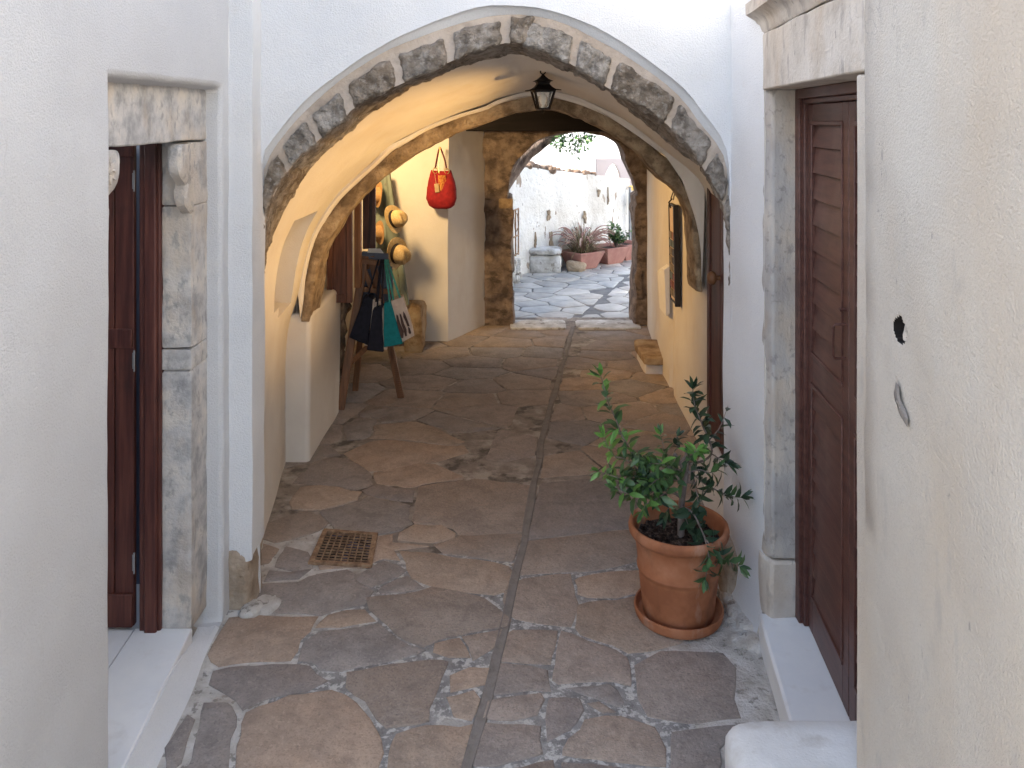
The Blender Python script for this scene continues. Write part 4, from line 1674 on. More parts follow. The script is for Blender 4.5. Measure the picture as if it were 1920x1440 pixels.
FG = thing('fountain_grass', 'tall reddish fountain grass with arching plumes growing in a pink planter', 'grass plant', (1.02, 12.05, .2))
for _ in range(420):
    a = random.uniform(0, 6.28)
    r = random.uniform(0, .14)
    el = random.uniform(.7, 1.45)
    blade(bm, Vector((1.02 + r * math.cos(a), 12.05 + r * math.sin(a), .2)), Vector((math.cos(a) * math.cos(el), math.sin(a) * math.cos(el), math.sin(el))), random.uniform(.25, .55), .005,
          random.choice([(.16, .17, .07), (.26, .22, .11), (.33, .27, .16), (.30, .19, .13)]), random.uniform(.6, 2.2))
obj('blades', bm, 'grass', FG, recalc=False)
bm = BM()
tl = bm.loops.layers.float_color.new('tint')
done = 0
for _ in range(75):
    a = random.uniform(0, 6.28)
    el = random.uniform(.95, 1.45)
    r = .08
    base = Vector((1.02 + r * math.cos(a), 12.05 + r * math.sin(a), .2))
    d = Vector((math.cos(a) * math.cos(el), math.sin(a) * math.cos(el), math.sin(el)))
    tint = random.choice([(.36, .19, .16), (.46, .28, .22), (.40, .24, .20), (.50, .36, .28)])
    L = random.uniform(.38, .62)
    p = base.copy()
    for i in range(9):
        q = p + d * L / 9
        if i < 5:
            tube(bm, [p, q], .003, 4, False)
        else:
            tube(bm, [p, q], [.010 - .0015 * (i - 5), .0085 - .0015 * (i - 5)], 5, False)
        p = q
        d = (d + Vector((math.cos(a) * .06, math.sin(a) * .06, -.09 - .05 * i * (i > 3)))).normalized()
    bm.faces.ensure_lookup_table()
    for fi in range(done, len(bm.faces)):
        for lp in bm.faces[fi].loops:
            lp[tl] = (*tint, 1)
    done = len(bm.faces)
obj('plumes', bm, 'grass', FG, recalc=False)


def bushy(name, label, cat, c, rad, hgt, n, tints, L=.06):
    t = thing(name, label, cat, c)
    bm = BM()
    tl = bm.loops.layers.float_color.new('tint')
    sm = BM()
    for k in range(16):
        a = random.uniform(0, 6.28)
        tip = Vector(c) + Vector((math.cos(a) * rad * random.uniform(.3, 1), math.sin(a) * rad * random.uniform(.3, 1), hgt * random.uniform(.5, 1)))
        pts = [Vector(c), Vector(c).lerp(tip, .5) + Vector((0, 0, .04)), tip]
        tube(sm, pts, [.008, .005, .002], 5)
        for j in range(n // 16):
            s = random.uniform(.35, 1)
            p = Vector(c).lerp(tip, s) + Vector((random.gauss(0, .02), random.gauss(0, .02), .03))
            leafquad(bm, tl, p, Vector((random.gauss(0, 1), random.gauss(0, 1), random.gauss(.3, .6))), Vector((random.gauss(0, .4), random.gauss(0, .4), 1)), L * random.uniform(.7, 1.2), L * .55, random.choice(tints))
    obj('foliage', bm, 'leaf', t, recalc=False)
    obj('stem', sm, 'bark', t)


GT = [(.05, .12, .03), (.08, .17, .04), (.035, .085, .03), (.11, .2, .06)]
bushy('shrub', 'low bushy green plant with glossy leaves in the middle pink planter', 'shrub', (1.58, 12.45, .2), .24, .36, 420, GT, .065)

# far house beyond the garden wall
FH = thing('far_house', 'bright white house beyond the garden wall with a shaded arched porch', 'house', (2, 20, 0))
bm = BM()
box(bm, (-6, 20, 0), (9, 26, 7))
obj('wall', bm, 'far_white', FH, smooth=False)
bm = BM()      # arched porch block standing in front, its arch open to the light behind
pc = [P(1118, 303, 18.5), P(1196, 303, 18.5)]
arc = [P(x, y, 18.5) for x, y in ((1131, 480), (1131, 400), (1132, 345), (1136, 325), (1143, 312), (1150, 306.5), (1156, 311), (1162, 324), (1166, 345), (1167, 400), (1167, 480))]
outr = [P(x, y, 18.5) for x, y in ((1118, 480), (1118, 400), (1118, 345), (1118, 325), (1118, 303), (1150, 303), (1196, 303), (1196, 324), (1196, 345), (1196, 400), (1196, 480))]
outr = [Vector((p.x, p.y, p.z + (.06 if abs(p.z - outr[5].z) < .01 else 0))) for p in outr]
grid(bm, [outr, arc, [p + Vector((0, .35, 0)) for p in arc], [p + Vector((0, .35, 0)) for p in outr], outr])
obj('porch', bm, 'far_pink', FH, sharp=30)
bm = BM()
q = [P(1117, 303, 18.8), P(1117, 480, 18.8), P(1117, 480, 15.5), P(1117, 303 + .1, 15.5)]  # fin added edge-on to the view to throw shade on the porch
q[3].z = q[0].z = q[0].z + .9
hexa(bm, q, [p + Vector((-.12, 0, 0)) for p in q])
obj('porch_wall', bm, 'far_white', FH, smooth=False)
bm = BM()
q = [P(972, 300, 16.0), P(1008, 285, 16.4), P(1085, 318, 17.2), P(1085, 400, 17.2), P(972, 400, 16.0)]
hexa(bm, q, [p + Vector((-.25, .35, 0)) for p in q])
obj('stair_parapet', bm, 'far_white', FH, smooth=False)
bm = BM()
q = [P(1183, 350, 17.0), P(1196, 350, 17.0), P(1196, 357, 17.0), P(1183, 357, 17.0)]
hexa(bm, q, [p + Vector((0, .3, 0)) for p in q])
obj('yellow_ledge', bm, 'far_yellow', FH, smooth=False)

bm = BM()
box(bm, (7.2, 9.3, 0), (11, 20, 3.0))  # unseen block, added so its sunlit face bounces warm light into the courtyard
obj('side_wing', bm, 'far_white', FH, smooth=False)

# pipe with meter box, bin
bm = BM()
mp = thing('meter_post', 'grey metal post with a rounded meter box at the end of the garden wall', 'post', (1.95, 13.25, 0))
x0 = (1181 - CX) * 13.2 / F
tube(bm, [(x0, 13.2, 0), (x0, 13.2, 1.08)], .022, 8)
obj('pole', bm, 'metal_grey', mp)
bm = BM()
rock(bm, (x0 + .0, 13.12, .74), (x0 + .10, 13.22, 1.0), 5, 3.5, 0, 1)
obj('meter_box', bm, 'metal_grey', mp)
bn = thing('wheelie_bin', 'dark green bin with a bright green lid at the right edge of the courtyard', 'bin', (2.08, 13.7, 0))
x0 = (1184 - CX) * 13.7 / F
bm = BM()
hexa(bm, [(x0, 13.6, .02), (x0 + .4, 13.6, .02), (x0 + .4, 14.0, .02), (x0, 14.0, .02)], [(x0 - .02, 13.58, .42), (x0 + .42, 13.58, .42), (x0 + .42, 14.02, .42), (x0 - .02, 14.02, .42)])
obj('tub', bm, 'bin_green', bn, bevel=.01)
bm = BM()
rock(bm, (x0 - .03, 13.56, .42), (x0 + .43, 14.04, .50), 3, 5, 0, 1)
obj('lid', bm, 'bin_lid', bn)

# tree leaning over the courtyard
random.seed(17)
TR = thing('tree', 'leaning tree with a thick dark trunk and green leaves seen through the far archway', 'tree', (-.6, 10.3, 0))
bm = BM()
pts = [Vector((-.75, 10.5, 0)), Vector((-.6, 10.4, .5)), Vector((-.32, 10.35, 1.05)), P(970, 306, 10.3), P(1005, 272, 10.3), P(1040, 246, 10.3), P(1090, 205, 10.4), P(1130, 150, 10.5)]
q = resample(pts, 26)
tube(bm, q, [.16 - .004 * i for i in range(26)], 16)
roughen(bm, .025, 6, 2)
tr_o = obj('trunk', bm, 'treebark', TR)
bm = BM()
lf = BM()
tl = lf.loops.layers.float_color.new('tint')
br = [((1045, 240), (1055, 262), (1048, 281)), ((1060, 225), (1075, 258), (1068, 284)), ((1070, 215), (1085, 255), (1082, 288)), ((1085, 205), (1098, 240), (1090, 272)), ((1095, 200), (1112, 240), (1106, 258)), ((1040, 240), (1046, 255), (1040, 268)), ((1110, 180), (1150, 190), (1190, 215)), ((1100, 190), (1060, 150), (1020, 130)), ((1125, 150), (1160, 120), (1200, 120)), ((1120, 150), (1110, 80), (1080, 40))]
for b in br:
    p = resample([P(x, y, 10.3 + random.uniform(-.2, .2)) for x, y in b], 12)
    tube(bm, p, [.012 - .0008 * i for i in range(12)], 5)
    for k in range(85):
        i = random.randint(2, 11)
        c = p[i] + Vector((random.gauss(0, .035), random.gauss(0, .06), random.gauss(0, .03)))
        leafquad(lf, tl, c, Vector((random.gauss(0, 1), random.gauss(0, 1), random.gauss(-.3, .6))), Vector((random.gauss(0, .5), random.gauss(0, .5), 1)), random.uniform(.045, .075), .032, random.choice(GT))
for k in range(160):      # crown above, out of frame but casting shade
    a = Vector((random.gauss(0, 1), random.gauss(0, 1), random.gauss(0, .6)))
    c = Vector((1.3, 10.9, 3.4)) + a * .75
    leafquad(lf, tl, c, Vector((random.gauss(0, 1), random.gauss(0, 1), random.gauss(-.3, .6))), Vector((0, 0, 1)), .12, .06, random.choice(GT))
obj('branch', bm, 'treebark', TR)
obj('foliage', lf, 'leaf', TR, recalc=False)

# ------------------------------------------------------------------ lantern
LD = 4.55
lc = P(1018, 165, LD)
u = LD / F
LT = thing('lantern', 'small black iron lantern with glass panes hanging from the vault', 'lantern', P(1018, 122, LD))


def sq(h, y, rot=0):
    z = H - (y - HY) * LD / F
    return [Vector((lc.x + h * u * math.sqrt(2) * math.cos(math.pi / 4 + rot + k * math.pi / 2), LD + h * u * math.sqrt(2) * math.sin(math.pi / 4 + rot + k * math.pi / 2), z)) for k in range(4)]


rt = R(8)
bm = BM()
vr = grid(bm, [sq(2, 140, rt), sq(4, 143, rt), sq(9, 148, rt), sq(17, 152.5, rt), sq(13, 153.5, rt), sq(11, 156, rt), sq(11, 158, rt), sq(15, 163, rt), sq(22, 168, rt), sq(20, 170.5, rt), sq(17, 170.5, rt)], close=True)
bm.faces.new(vr[0])
bm.faces.new(vr[-1])
for k in range(4):
    a, b = sq(19, 168, rt)[k], sq(29, 169.5, rt)[k]
    tube(bm, [a, b], [.004, .0025], 6)
lr = obj('roof', bm, 'iron', LT, smooth=False)
bm = BM()
for k in range(4):
    bar(bm, sq(19, 169, rt)[k], sq(10, 204, rt)[k], .010, .010)
    bar(bm, sq(10, 204, rt)[k], sq(10, 204, rt)[(k + 1) % 4], .010, .010)
    bar(bm, sq(18.5, 171, rt)[k], sq(18.5, 171, rt)[(k + 1) % 4], .008, .008)
q = sq(10, 205, rt)
hexa(bm, q, [p + Vector((0, 0, .004)) for p in q])
lathe(bm, [(.003, -.022), (.008, -.016), (.006, -.008), (.010, 0)], 12, (lc.x, LD, H - (205 - HY) * u), capb=True, capt=True)
obj('frame', bm, 'iron', LT, smooth=False)
bm = BM()
a, b = sq(18, 171, rt), sq(9.5, 203, rt)
for k in range(4):
    bm.faces.new([bm.verts.new(p) for p in (a[k], a[(k + 1) % 4], b[(k + 1) % 4], b[k])])
obj('glass', bm, 'glass', LT, smooth=False)
bm = BM()
z0 = H - (204 - HY) * u
lathe(bm, [(.010, 0), (.010, .022), (.012, .024), (.020, .045), (.021, .06), (.015, .078), (.004, .085)], 16, (lc.x, LD, z0), capt=True)
obj('bulb', bm, 'bulb', LT)
bm = BM()
rc = P(1018, 134.5, LD)
tube(bm, [rc + Vector((math.cos(a) * .0135, 0, math.sin(a) * .0135)) for a in linspace(0, 2 * math.pi, 17)], .0035, 6, False)
tube(bm, [P(1018, 100, LD), P(1018, 131, LD)], .0038, 6)
tube(bm, [P(1018, 138, LD), P(1018, 142, LD)], .005, 6)
obj('hook', bm, 'iron', LT)

# ------------------------------------------------------------------ terracotta pot, saucer, shrub
PC = Vector((.722, 3.585, 0))
bm = BM()
lathe(bm, [(.165, .006), (.180, .008), (.187, .020), (.192, .045), (.189, .053), (.183, .052), (.178, .030), (.172, .020), (.02, .020)], 56, PC, capb=True, capt=True)
tag(obj('saucer', bm, 'terracotta'), 'round terracotta saucer under the potted shrub', 'saucer')
PT = thing('flower_pot', 'large terracotta pot with a thick rim standing on a saucer', 'pot', PC + Vector((0, 0, .02)))
bm = BM()
prof = [(.148, .022), (.152, .026), (.160, .10), (.171, .20), (.1725, .212), (.1785, .218), (.1790, .226), (.1745, .233), (.182, .30), (.190, .348), (.194, .354), (.207, .360), (.214, .372), (.2155, .388), (.212, .402), (.204, .408), (.195, .402), (.190, .385), (.187, .36), (.182, .335)]
lathe(bm, prof, 72, PC, capb=True)
for v in bm.verts:
    d = v.co - PC
    v.co += Vector((d.x, d.y, 0)) * noise.noise(v.co * 5) * .012
obj('body', bm, 'terracotta', PT, sharp=80)
bm = BM()
rows = []
for r in linspace(.001, .186, 14):
    rows.append([PC + Vector((r * math.cos(a), r * math.sin(a), .335 + noise.noise(Vector((r * math.cos(a) * 22, r * math.sin(a) * 22, 0))) * .018 + .014 * (1 - r / .186))) for a in linspace(0, 2 * math.pi * 47 / 48, 48)])
grid(bm, rows, close=True)
random.seed(8)
for k in range(130):
    a, r = random.uniform(0, 6.28), math.sqrt(random.random()) * .17
    s = random.uniform(.004, .011)
    c = PC + Vector((r * math.cos(a), r * math.sin(a), .345))
    rock(bm, c - Vector((s, s, s)), c + Vector((s, s, s)), 1, 2.5, s * .4, 30, k)
obj('soil', bm, 'soil', PT)

SB = thing('shrub', 'leafy evergreen shrub with upright side branches growing in the terracotta pot', 'shrub', PC + Vector((0, 0, .34)))
random.seed(12)
st = BM()
fo = BM()
tl = fo.loops.layers.float_color.new('tint')
DARK = [(.026, .055, .028), (.038, .075, .036), (.030, .065, .042), (.055, .095, .05)]
MIDG = [(.05, .105, .035), (.07, .14, .045), (.05, .11, .05), (.09, .165, .06)]
BRIT = [(.12, .27, .055), (.15, .32, .065), (.10, .22, .05)]


def branch(pxs, ds, rad, leaves, tints, L=.046, from_=.15, spread=.9, tip=True):
    L *= 1.5
    leaves = int(leaves * .62)
    pts = [P(x, y, d) for (x, y), d in zip(pxs, ds)]
    n = 26
    q = resample(pts, n)
    q = [p + noise.noise_vector(p * 14) * .006 for p in q]
    tube(st, q, [rad * (1 - .75 * i / n) for i in range(n)], 7)
    k = 0
    ang = random.uniform(0, 6)
    while k < leaves:
        t = from_ + (1 - from_) * (k / leaves)
        i = min(n - 2, int(t * (n - 1)))
        p = q[i].lerp(q[i + 1], t * (n - 1) - i)
        d = (q[i + 1] - q[i]).normalized()
        ang += 2.4 + random.uniform(-.4, .4)
        o1 = d.orthogonal().normalized()
        side = o1 * math.cos(ang) + d.cross(o1) * math.sin(ang)
        dirv = (side * spread + d * random.uniform(-.1, .7) + Vector((random.gauss(0, .3), random.gauss(0, .3), random.gauss(-.05, .3)))).normalized()
        lt = tints[min(len(tints) - 1, int(t * len(tints)))]
        leafquad(fo, tl, p, dirv, d + side * .2 + Vector((0, 0, .5)), L * random.uniform(.75, 1.25) * (1.0 - .25 * max(0, t - .8) * 5), L * random.uniform(.34, .46), random.choice(lt), .5, .18)
        k += 1
    if tip:
        for _ in range(5):
            d = (q[-1] - q[-3]).normalized() + Vector((random.gauss(0, .4), random.gauss(0, .4), random.gauss(0, .4)))
            leafquad(fo, tl, q[-1], d, Vector((random.gauss(0, 1), random.gauss(0, 1), 1)), L * .8, L * .28, random.choice(tints[-1]), .4, .1)


# trunk and forks
tq = resample([P(1277, 1010, 3.585), P(1277, 960, 3.585), P(1281, 920, 3.585), P(1287, 885, 3.585), P(1289, 845, 3.59)], 24)
tube(st, tq, [.017 - .0003 * i for i in range(24)], 10)
tube(st, resample([P(1286, 890, 3.585), P(1275, 870, 3.56), P(1265, 850, 3.55)], 8), .007, 7)
MB = [MIDG, MIDG, MIDG + BRIT, BRIT]
branch([(1279, 935), (1240, 905), (1205, 875), (1192, 861), (1170, 822), (1151, 780), (1134, 732), (1126, 706)], [3.58, 3.55, 3.50, 3.49, 3.47, 3.45, 3.44, 3.43], .006, 62, [MIDG, MIDG, MIDG + BRIT, MIDG + BRIT, BRIT + MIDG], .050, .3)
branch([(1279, 930), (1230, 915), (1180, 905), (1142, 890), (1122, 884)], [3.58, 3.52, 3.47, 3.45, 3.44], .005, 46, MB, .045, .25)
branch([(1250, 915), (1205, 890), (1175, 862), (1151, 855), (1132, 820)], [3.54, 3.48, 3.46, 3.45, 3.44], .0045, 42, MB, .045, .3)
branch([(1255, 912), (1220, 925), (1195, 930), (1170, 922), (1155, 915)], [3.54, 3.48, 3.44, 3.42, 3.41], .004, 36, [MIDG, BRIT + MIDG], .045, .2)
branch([(1260, 920), (1235, 935), (1212, 945), (1207, 958)], [3.54, 3.46, 3.43, 3.42], .004, 30, [MIDG, MIDG + BRIT], .045, .2)
branch([(1288, 870), (1310, 866), (1334, 851), (1330, 826), (1317, 797), (1305, 767), (1299, 728)], [3.59, 3.61, 3.62, 3.62, 3.61, 3.61, 3.61], .006, 62, [DARK], .050, .3)
branch([(1286, 880), (1305, 892), (1326, 909), (1357, 926), (1392, 934)], [3.58, 3.56, 3.54, 3.52, 3.50], .005, 44, [DARK, DARK + MIDG], .048, .15)
branch([(1289, 850), (1262, 880), (1247, 860), (1240, 816)], [3.58, 3.54, 3.52, 3.52], .004, 26, [MIDG, MIDG + BRIT], .040, .3)
branch([(1289, 850), (1276, 842), (1266, 830), (1270, 818)], [3.59, 3.60, 3.61, 3.62], .004, 14, [DARK], .036, .3)
branch([(1288, 865), (1300, 850), (1310, 845)], [3.57, 3.54, 3.52], .004, 26, [MIDG, BRIT], .042, .2)
branch([(1286, 885), (1262, 878), (1240, 872), (1215, 868)], [3.57, 3.52, 3.49, 3.46], .004, 34, [MIDG, MIDG + BRIT], .044, .1)
branch([(1282, 905), (1258, 898), (1235, 900), (1215, 912)], [3.57, 3.51, 3.47, 3.44], .004, 34, [MIDG, MIDG + BRIT], .044, .1)
branch([(1286, 890), (1310, 880), (1330, 885), (1345, 878)], [3.58, 3.56, 3.55, 3.55], .004, 26, [DARK, MIDG], .044, .2)
branch([(1334, 851), (1350, 862), (1365, 870)], [3.62, 3.60, 3.59], .003, 14, [DARK], .050, .2)
branch([(1330, 826), (1342, 812), (1350, 800), (1364, 760)], [3.62, 3.63, 3.64, 3.66], .0025, 10, [DARK], .040, .1, tip=False)
branch([(1300, 900), (1308, 930), (1312, 950)], [3.56, 3.53, 3.52], .003, 16, [DARK], .045, .3)
branch([(1275, 955), (1255, 952), (1245, 970)], [3.57, 3.53, 3.50], .003, 16, [DARK], .042, .3)
branch([(1280, 950), (1300, 965), (1318, 1000), (1328, 1040), (1322, 1085)], [3.57, 3.48, 3.42, 3.385, 3.375], .005, 56, [DARK, DARK, MIDG + DARK, MIDG], .046, .15)
branch([(1318, 1000), (1335, 1030), (1353, 1045), (1387, 1062)], [3.42, 3.40, 3.39, 3.38], .0035, 30, [DARK, MIDG], .046, .3)
branch([(1280, 955), (1290, 985), (1305, 1000)], [3.57, 3.50, 3.46], .003, 16, [DARK], .045, .2)
for _ in range(110):      # twiggy heart of the bush
    c = P(random.gauss(1200, 28), random.gauss(893, 22), random.gauss(3.49, .035))
    leafquad(fo, tl, c, Vector((random.gauss(-.3, 1), random.gauss(-.5, 1), random.gauss(.1, .7))), Vector((random.gauss(0, .5), random.gauss(-.4, .5), 1)), random.uniform(.042, .066), .024, random.choice(MIDG + MIDG + BRIT + DARK), .5, .18)
obj('trunk', st, 'bark', SB)
obj('foliage', fo, 'leaf', SB, recalc=False)

# ------------------------------------------------------------------ drain grate
q = [G(607, 997), G(708, 1005), G(697, 1067), G(578, 1060)]
DG = thing('drain_grate', 'rusty square iron drain grate set in the paving', 'drain grate', sum(q, Vector()) / 4)


def bil(a, b, z):
    p = (q[3] * (1 - a) + q[2] * a) * (1 - b) + (q[0] * (1 - a) + q[1] * a) * b
    return Vector((p.x, p.y, z))


bm = BM()
for (a0, b0), (a1, b1) in (((0, .035), (1, .035)), ((0, .965), (1, .965)), ((.04, .07), (.04, .93)), ((.96, .07), (.96, .93))):
    bar(bm, bil(a0, b0, .010), bil(a1, b1, .010), .026, .016)
obj('frame', bm, 'rust', DG, bevel=.002)
bm = BM()
for a in linspace(.08, .92, 9)[1:-1]:
    bar(bm, bil(a, .07, .015), bil(a, .93, .015), .0055, .008)
for b in linspace(.06, .94, 12)[1:-1]:
    bar(bm, bil(.07, b, .0135), bil(.93, b, .0135), .0038, .006)
obj('bars', bm, 'rust', DG, smooth=False)
bm = BM()
grid(bm, [[bil(a, b, .0085 + noise.noise(Vector((a * 6, b * 6, 0))) * .001) for a in linspace(.03, .97, 10)] for b in linspace(.03, .97, 8)])
obj('pit', bm, 'pit', DG)

# ------------------------------------------------------------------ shop corner
# wooden shutter leaves
SH = thing('shutter', 'dark brown wooden window shutter swung open beside the stone arch, above the easel', 'shutter', P(640, 570, 5.95))
bm = BM()


def pbox(bm, x0, x1, y0, y1, d0, d1):
    """box whose front face spans the given photo rectangle at distance d0"""
    a, b = P(x0, y1, d0), P(x1, y0, d0)
    box(bm, (a.x, d0, a.z), (b.x, d1, b.z))


pbox(bm, 613, 660, 330, 568, 5.95, 5.985)
obj('board', bm, 'shutter_wood', SH, bevel=.004)
bm = BM()
pbox(bm, 613, 623, 330, 568, 5.935, 5.949)
pbox(bm, 650, 660, 330, 568, 5.935, 5.949)
pbox(bm, 624, 649, 552, 568, 5.937, 5.949)
obj('batten', bm, 'shutter_wood', SH, bevel=.003)
WF = thing('window_frame', 'orange-brown wooden window frame with a dark sash next to the open shutter', 'window', P(680, 465, 6.3))
bm = BM()
pbox(bm, 664, 676, 330, 540, 6.2, 6.26)
obj('post', bm, 'orange_wood', WF, bevel=.004)
bm = BM()
pbox(bm, 680, 703, 330, 467, 6.55, 6.60)
pbox(bm, 690, 693, 330, 466, 6.535, 6.55)
pbox(bm, 699, 704, 330, 467, 6.535, 6.549)
obj('sash', bm, 'shutter_wood', WF, bevel=.003)

# weathered green panel with hats
GP = thing('green_panel', 'weathered grey-green wooden shutter leaning on the cream wall with straw hats', 'panel', P(745, 585, 7.6))
bm = BM()
qa = [P(706, 330, 7.80), P(730, 330, 7.80), P(744, 410, 7.74), P(764, 560, 7.62), P(700, 585, 7.60)]
qa = [P(700, 320, 7.80), P(730, 325, 7.80), P(766, 572, 7.60), P(700, 590, 7.60)]
hexa(bm, qa, [p + Vector((.006, .035, .006)) for p in qa])
obj('board', bm, 'green_wood', GP, bevel=.004)
bm = BM()
for k in (.28, .55, .80):
    a = qa[0].lerp(qa[1], k)
    b = qa[3].lerp(qa[2], k)
    bar(bm, a + Vector((0, -.004, -.02)), b + Vector((0, -.004, .02)), .012, .010)
obj('moulding', bm, 'green_wood', GP)


def hat(label, px, py, D, size, axis, main, band, roll=0.0, group='straw hats hung on the green panel'):
    t = thing('straw_hat', label, 'hat', P(px, py, D), (0, 0, 0), group)
    q = Vector(axis).to_track_quat('Z', 'Y')
    t.rotation_mode = 'QUATERNION'
    from mathutils import Quaternion
    t.rotation_quaternion = q @ Quaternion((0, 0, 1), roll)
    s = size
    bm = BM()
    rows = []
    for r in linspace(.5, 1.0, 6):
        rows.append([Vector((r * s * math.cos(a) * .92, r * s * 1.08 * math.sin(a), s * (.10 * ((r - .5) * 2) ** 2 * abs(math.cos(a)) ** 1.5 - .05 * ((r - .5) * 2) * abs(math.sin(a))))) for a in linspace(0, 2 * math.pi * 47 / 48, 48)])
    rows.append([v + Vector((0, 0, -.03 * s)) for v in rows[-1]])
    rows.append([v * .97 + Vector((0, 0, -.03 * s)) for v in rows[0]])
    grid(bm, rows, close=True)
    obj('brim', bm, main, t, local=True)
    bm = BM()
    rows = []
    for i, (r, z) in enumerate(((.62, .0), (.615, .25), (.60, .52), (.56, .76), (.47, .92), (.31, 1.0), (.13, 1.0), (.01, .99))):
        row = []
        for a in linspace(0, 2 * math.pi * 47 / 48, 48):
            x, y = r * math.cos(a) * .90, r * math.sin(a) * 1.08
            zz = z
            if z > .55:
                dent = math.exp(-(x / .17) ** 2) * .26 * (z - .55) / .45 * (1 - .3 * (y + .5))
                zz = z - dent
                x *= 1 - .30 * max(0, y) / .6 * (z - .55) / .45
            row.append(Vector((x * s, y * s, zz * s)))
        rows.append(row)
    vr = grid(bm, rows, close=True)
    bm.faces.new(vr[-1])
    obj('crown', bm, main, t, local=True, sharp=80)
    if band:
        bm = BM()
        lathe(bm, [(.635 * s, .01 * s), (.638 * s, .02 * s), (.628 * s, .25 * s), (.60 * s, .255 * s)], 48, (0, 0, 0), capb=False)
        for v in bm.verts:
            v.co.x *= .90
            v.co.y *= 1.08
        obj('hat_band', bm, band, t, local=True)


hat('pale straw hat with a black band, the upper of the two pale ones', 739, 411, 7.48, .125, (.95, -.62, .22), 'straw', 'band', .5)
hat('yellow straw hat with a black band, hung lowest, just above the tote bags', 743, 475, 7.45, .140, (.92, -.62, -.16), 'straw', 'band', .4)
hat('small orange straw hat seen from its side next to the window sash', 712, 436, 7.5, .10, (-.75, -.6, .05), 'straw_brown', None, .2)
hat('partly hidden orange straw hat hung highest on the green panel', 709, 365, 7.62, .11, (-.8, -.5, .1), 'straw_brown', None)

# red handbag
HB = thing('handbag', 'red fabric shoulder bag with gold embroidery hanging on the cream wall', 'bag', P(828, 392, 7.9))
BD = 7.88
bm = BM()
rows = []
for (y, hw, dp, cxp) in ((391.5, 8, .01, 829), (390, 17, .045, 828.5), (385, 24, .07, 828.5), (372, 28, .085, 828), (355, 27.5, .085, 828), (340, 25, .075, 827.5), (330, 22, .06, 827), (322, 19, .035, 827), (321, 18, .028, 827), (324, 17, .02, 827)):
    row = []
    for a in linspace(0, 2 * math.pi * 31 / 32, 32):
        ca, sa = math.cos(a), math.sin(a)
        k = 1.0 / (abs(ca) ** 3 + abs(sa) ** 3) ** (1 / 3)
        p = P(cxp + hw * ca * k, y - (2.5 * ca * ca if y < 326 else 0), BD)
        p.y += dp * sa * k
        row.append(p)
    rows.append(row)
vr = grid(bm, rows, close=True)
bm.faces.new(vr[0])
roughen(bm, .007, 12, 3)
bd = obj('body', bm, 'red_fabric', HB, sharp=70)


def patch(pxs, dn, m, name, parent):
    bm = BM()
    q = subdiv([P(x, y, BD) for x, y in pxs], .02)
    c = sum(q, Vector()) / len(q)
    out = []
    for k in (1, .6, .25):
        row = []
        for p in q:
            v = p.lerp(c, 1 - k)
            yy = HY + (H - v.z) * F / v.y
            v.y -= dn * (1 - .5 * abs((v.x - P(828, 300, BD).x) / .14))
            row.append(v)
        out.append(row)
    vr = grid(bm, out, close=True)
    bm.faces.new(vr[-1])
    grid(bm, [[v + Vector((0, .02, 0)) for v in out[0]], out[0]], close=True)
    return obj(name, bm, m, parent)


patch([(823, 328), (836, 328), (838, 340), (835, 352), (828, 357), (823, 349)], .088, 'gold_fabric', 'embroidery', HB)
patch([(801, 350), (806, 352), (807, 372), (804, 373), (801, 362)], .060, 'gold_fabric', 'embroidery', HB)
bm = BM()
tube(bm, resample([P(816, 316, BD - .03), P(819, 300, BD - .02), P(822, 285, BD), P(825, 276, BD + .02)], 12), .011, 8, flat=.35)
tube(bm, resample([P(838, 318, BD - .02), P(834, 300, BD - .01), P(829, 285, BD), P(825, 276, BD + .02)], 12), .010, 8, flat=.35)
obj('strap', bm, 'red_dark', HB)
bm = BM()
for x, y in ((816, 320), (838, 321)):
    c = P(x, y, BD - .04)
    tube(bm, [c + Vector((math.cos(a) * .022, 0, math.sin(a) * .026)) for a in linspace(0, 2 * math.pi, 15)], .004, 6, False)
tube(bm, resample([P(823, 325, BD - .05), P(822, 312, BD - .03), P(824, 295, BD - .02), P(825, 276, BD)], 10), .003, 6)
obj('ring', bm, 'brass', HB)
bm = BM()
a = [P(814, 345, BD - .1), P(822, 344, BD - .1), P(824, 360, BD - .1), P(816, 361, BD - .1)]
hexa(bm, a, [p + Vector((0, .004, 0)) for p in a])
tube(bm, [P(818, 345, BD - .1), P(816, 334, BD - .09), P(815, 326, BD - .07)], .002, 5)
obj('price_tag', bm, 'kraft', HB)

# easel
ES = thing('easel', 'wooden display easel carrying tote bags in front of the shop window', 'easel', G(690, 755))
bm = BM()
bar(bm, G(638, 768), P(684, 480, 6.32), .06, .03, (0, 1, 0))
obj('leg', bm, 'easel_wood', ES, bevel=.004)
bm = BM()
bar(bm, G(752, 746), P(696, 480, 6.36), .05, .03, (0, 1, 0))
for k in range(26):
    p = G(752, 746).lerp(P(696, 480, 6.36), .02 + k * .013)
    box(bm, p + Vector((-.004, -.022, -.004)), p + Vector((.02, -.012, .004)))
obj('leg', bm, 'easel_wood', ES, bevel=.003)
bm = BM()
bar(bm, G(666, 733), P(690, 482, 6.42), .045, .03, (0, 1, 0))
obj('leg', bm, 'easel_wood', ES, bevel=.004)
bm = BM()
for a_, b_ in ((P(655, 682, 6.22), P(700, 640, 6.40)), (P(672, 488, 6.27), P(732, 496, 6.27)), (P(668, 541, 6.30), P(735, 547, 6.30)), (P(680, 500, 6.31), P(697, 540, 6.31))):
    bm = BM()
    bar(bm, a_, b_, .037, .028, (0, 1, 0))
    obj('crossbar', bm, 'easel_wood', ES, bevel=.003)
bm = BM()
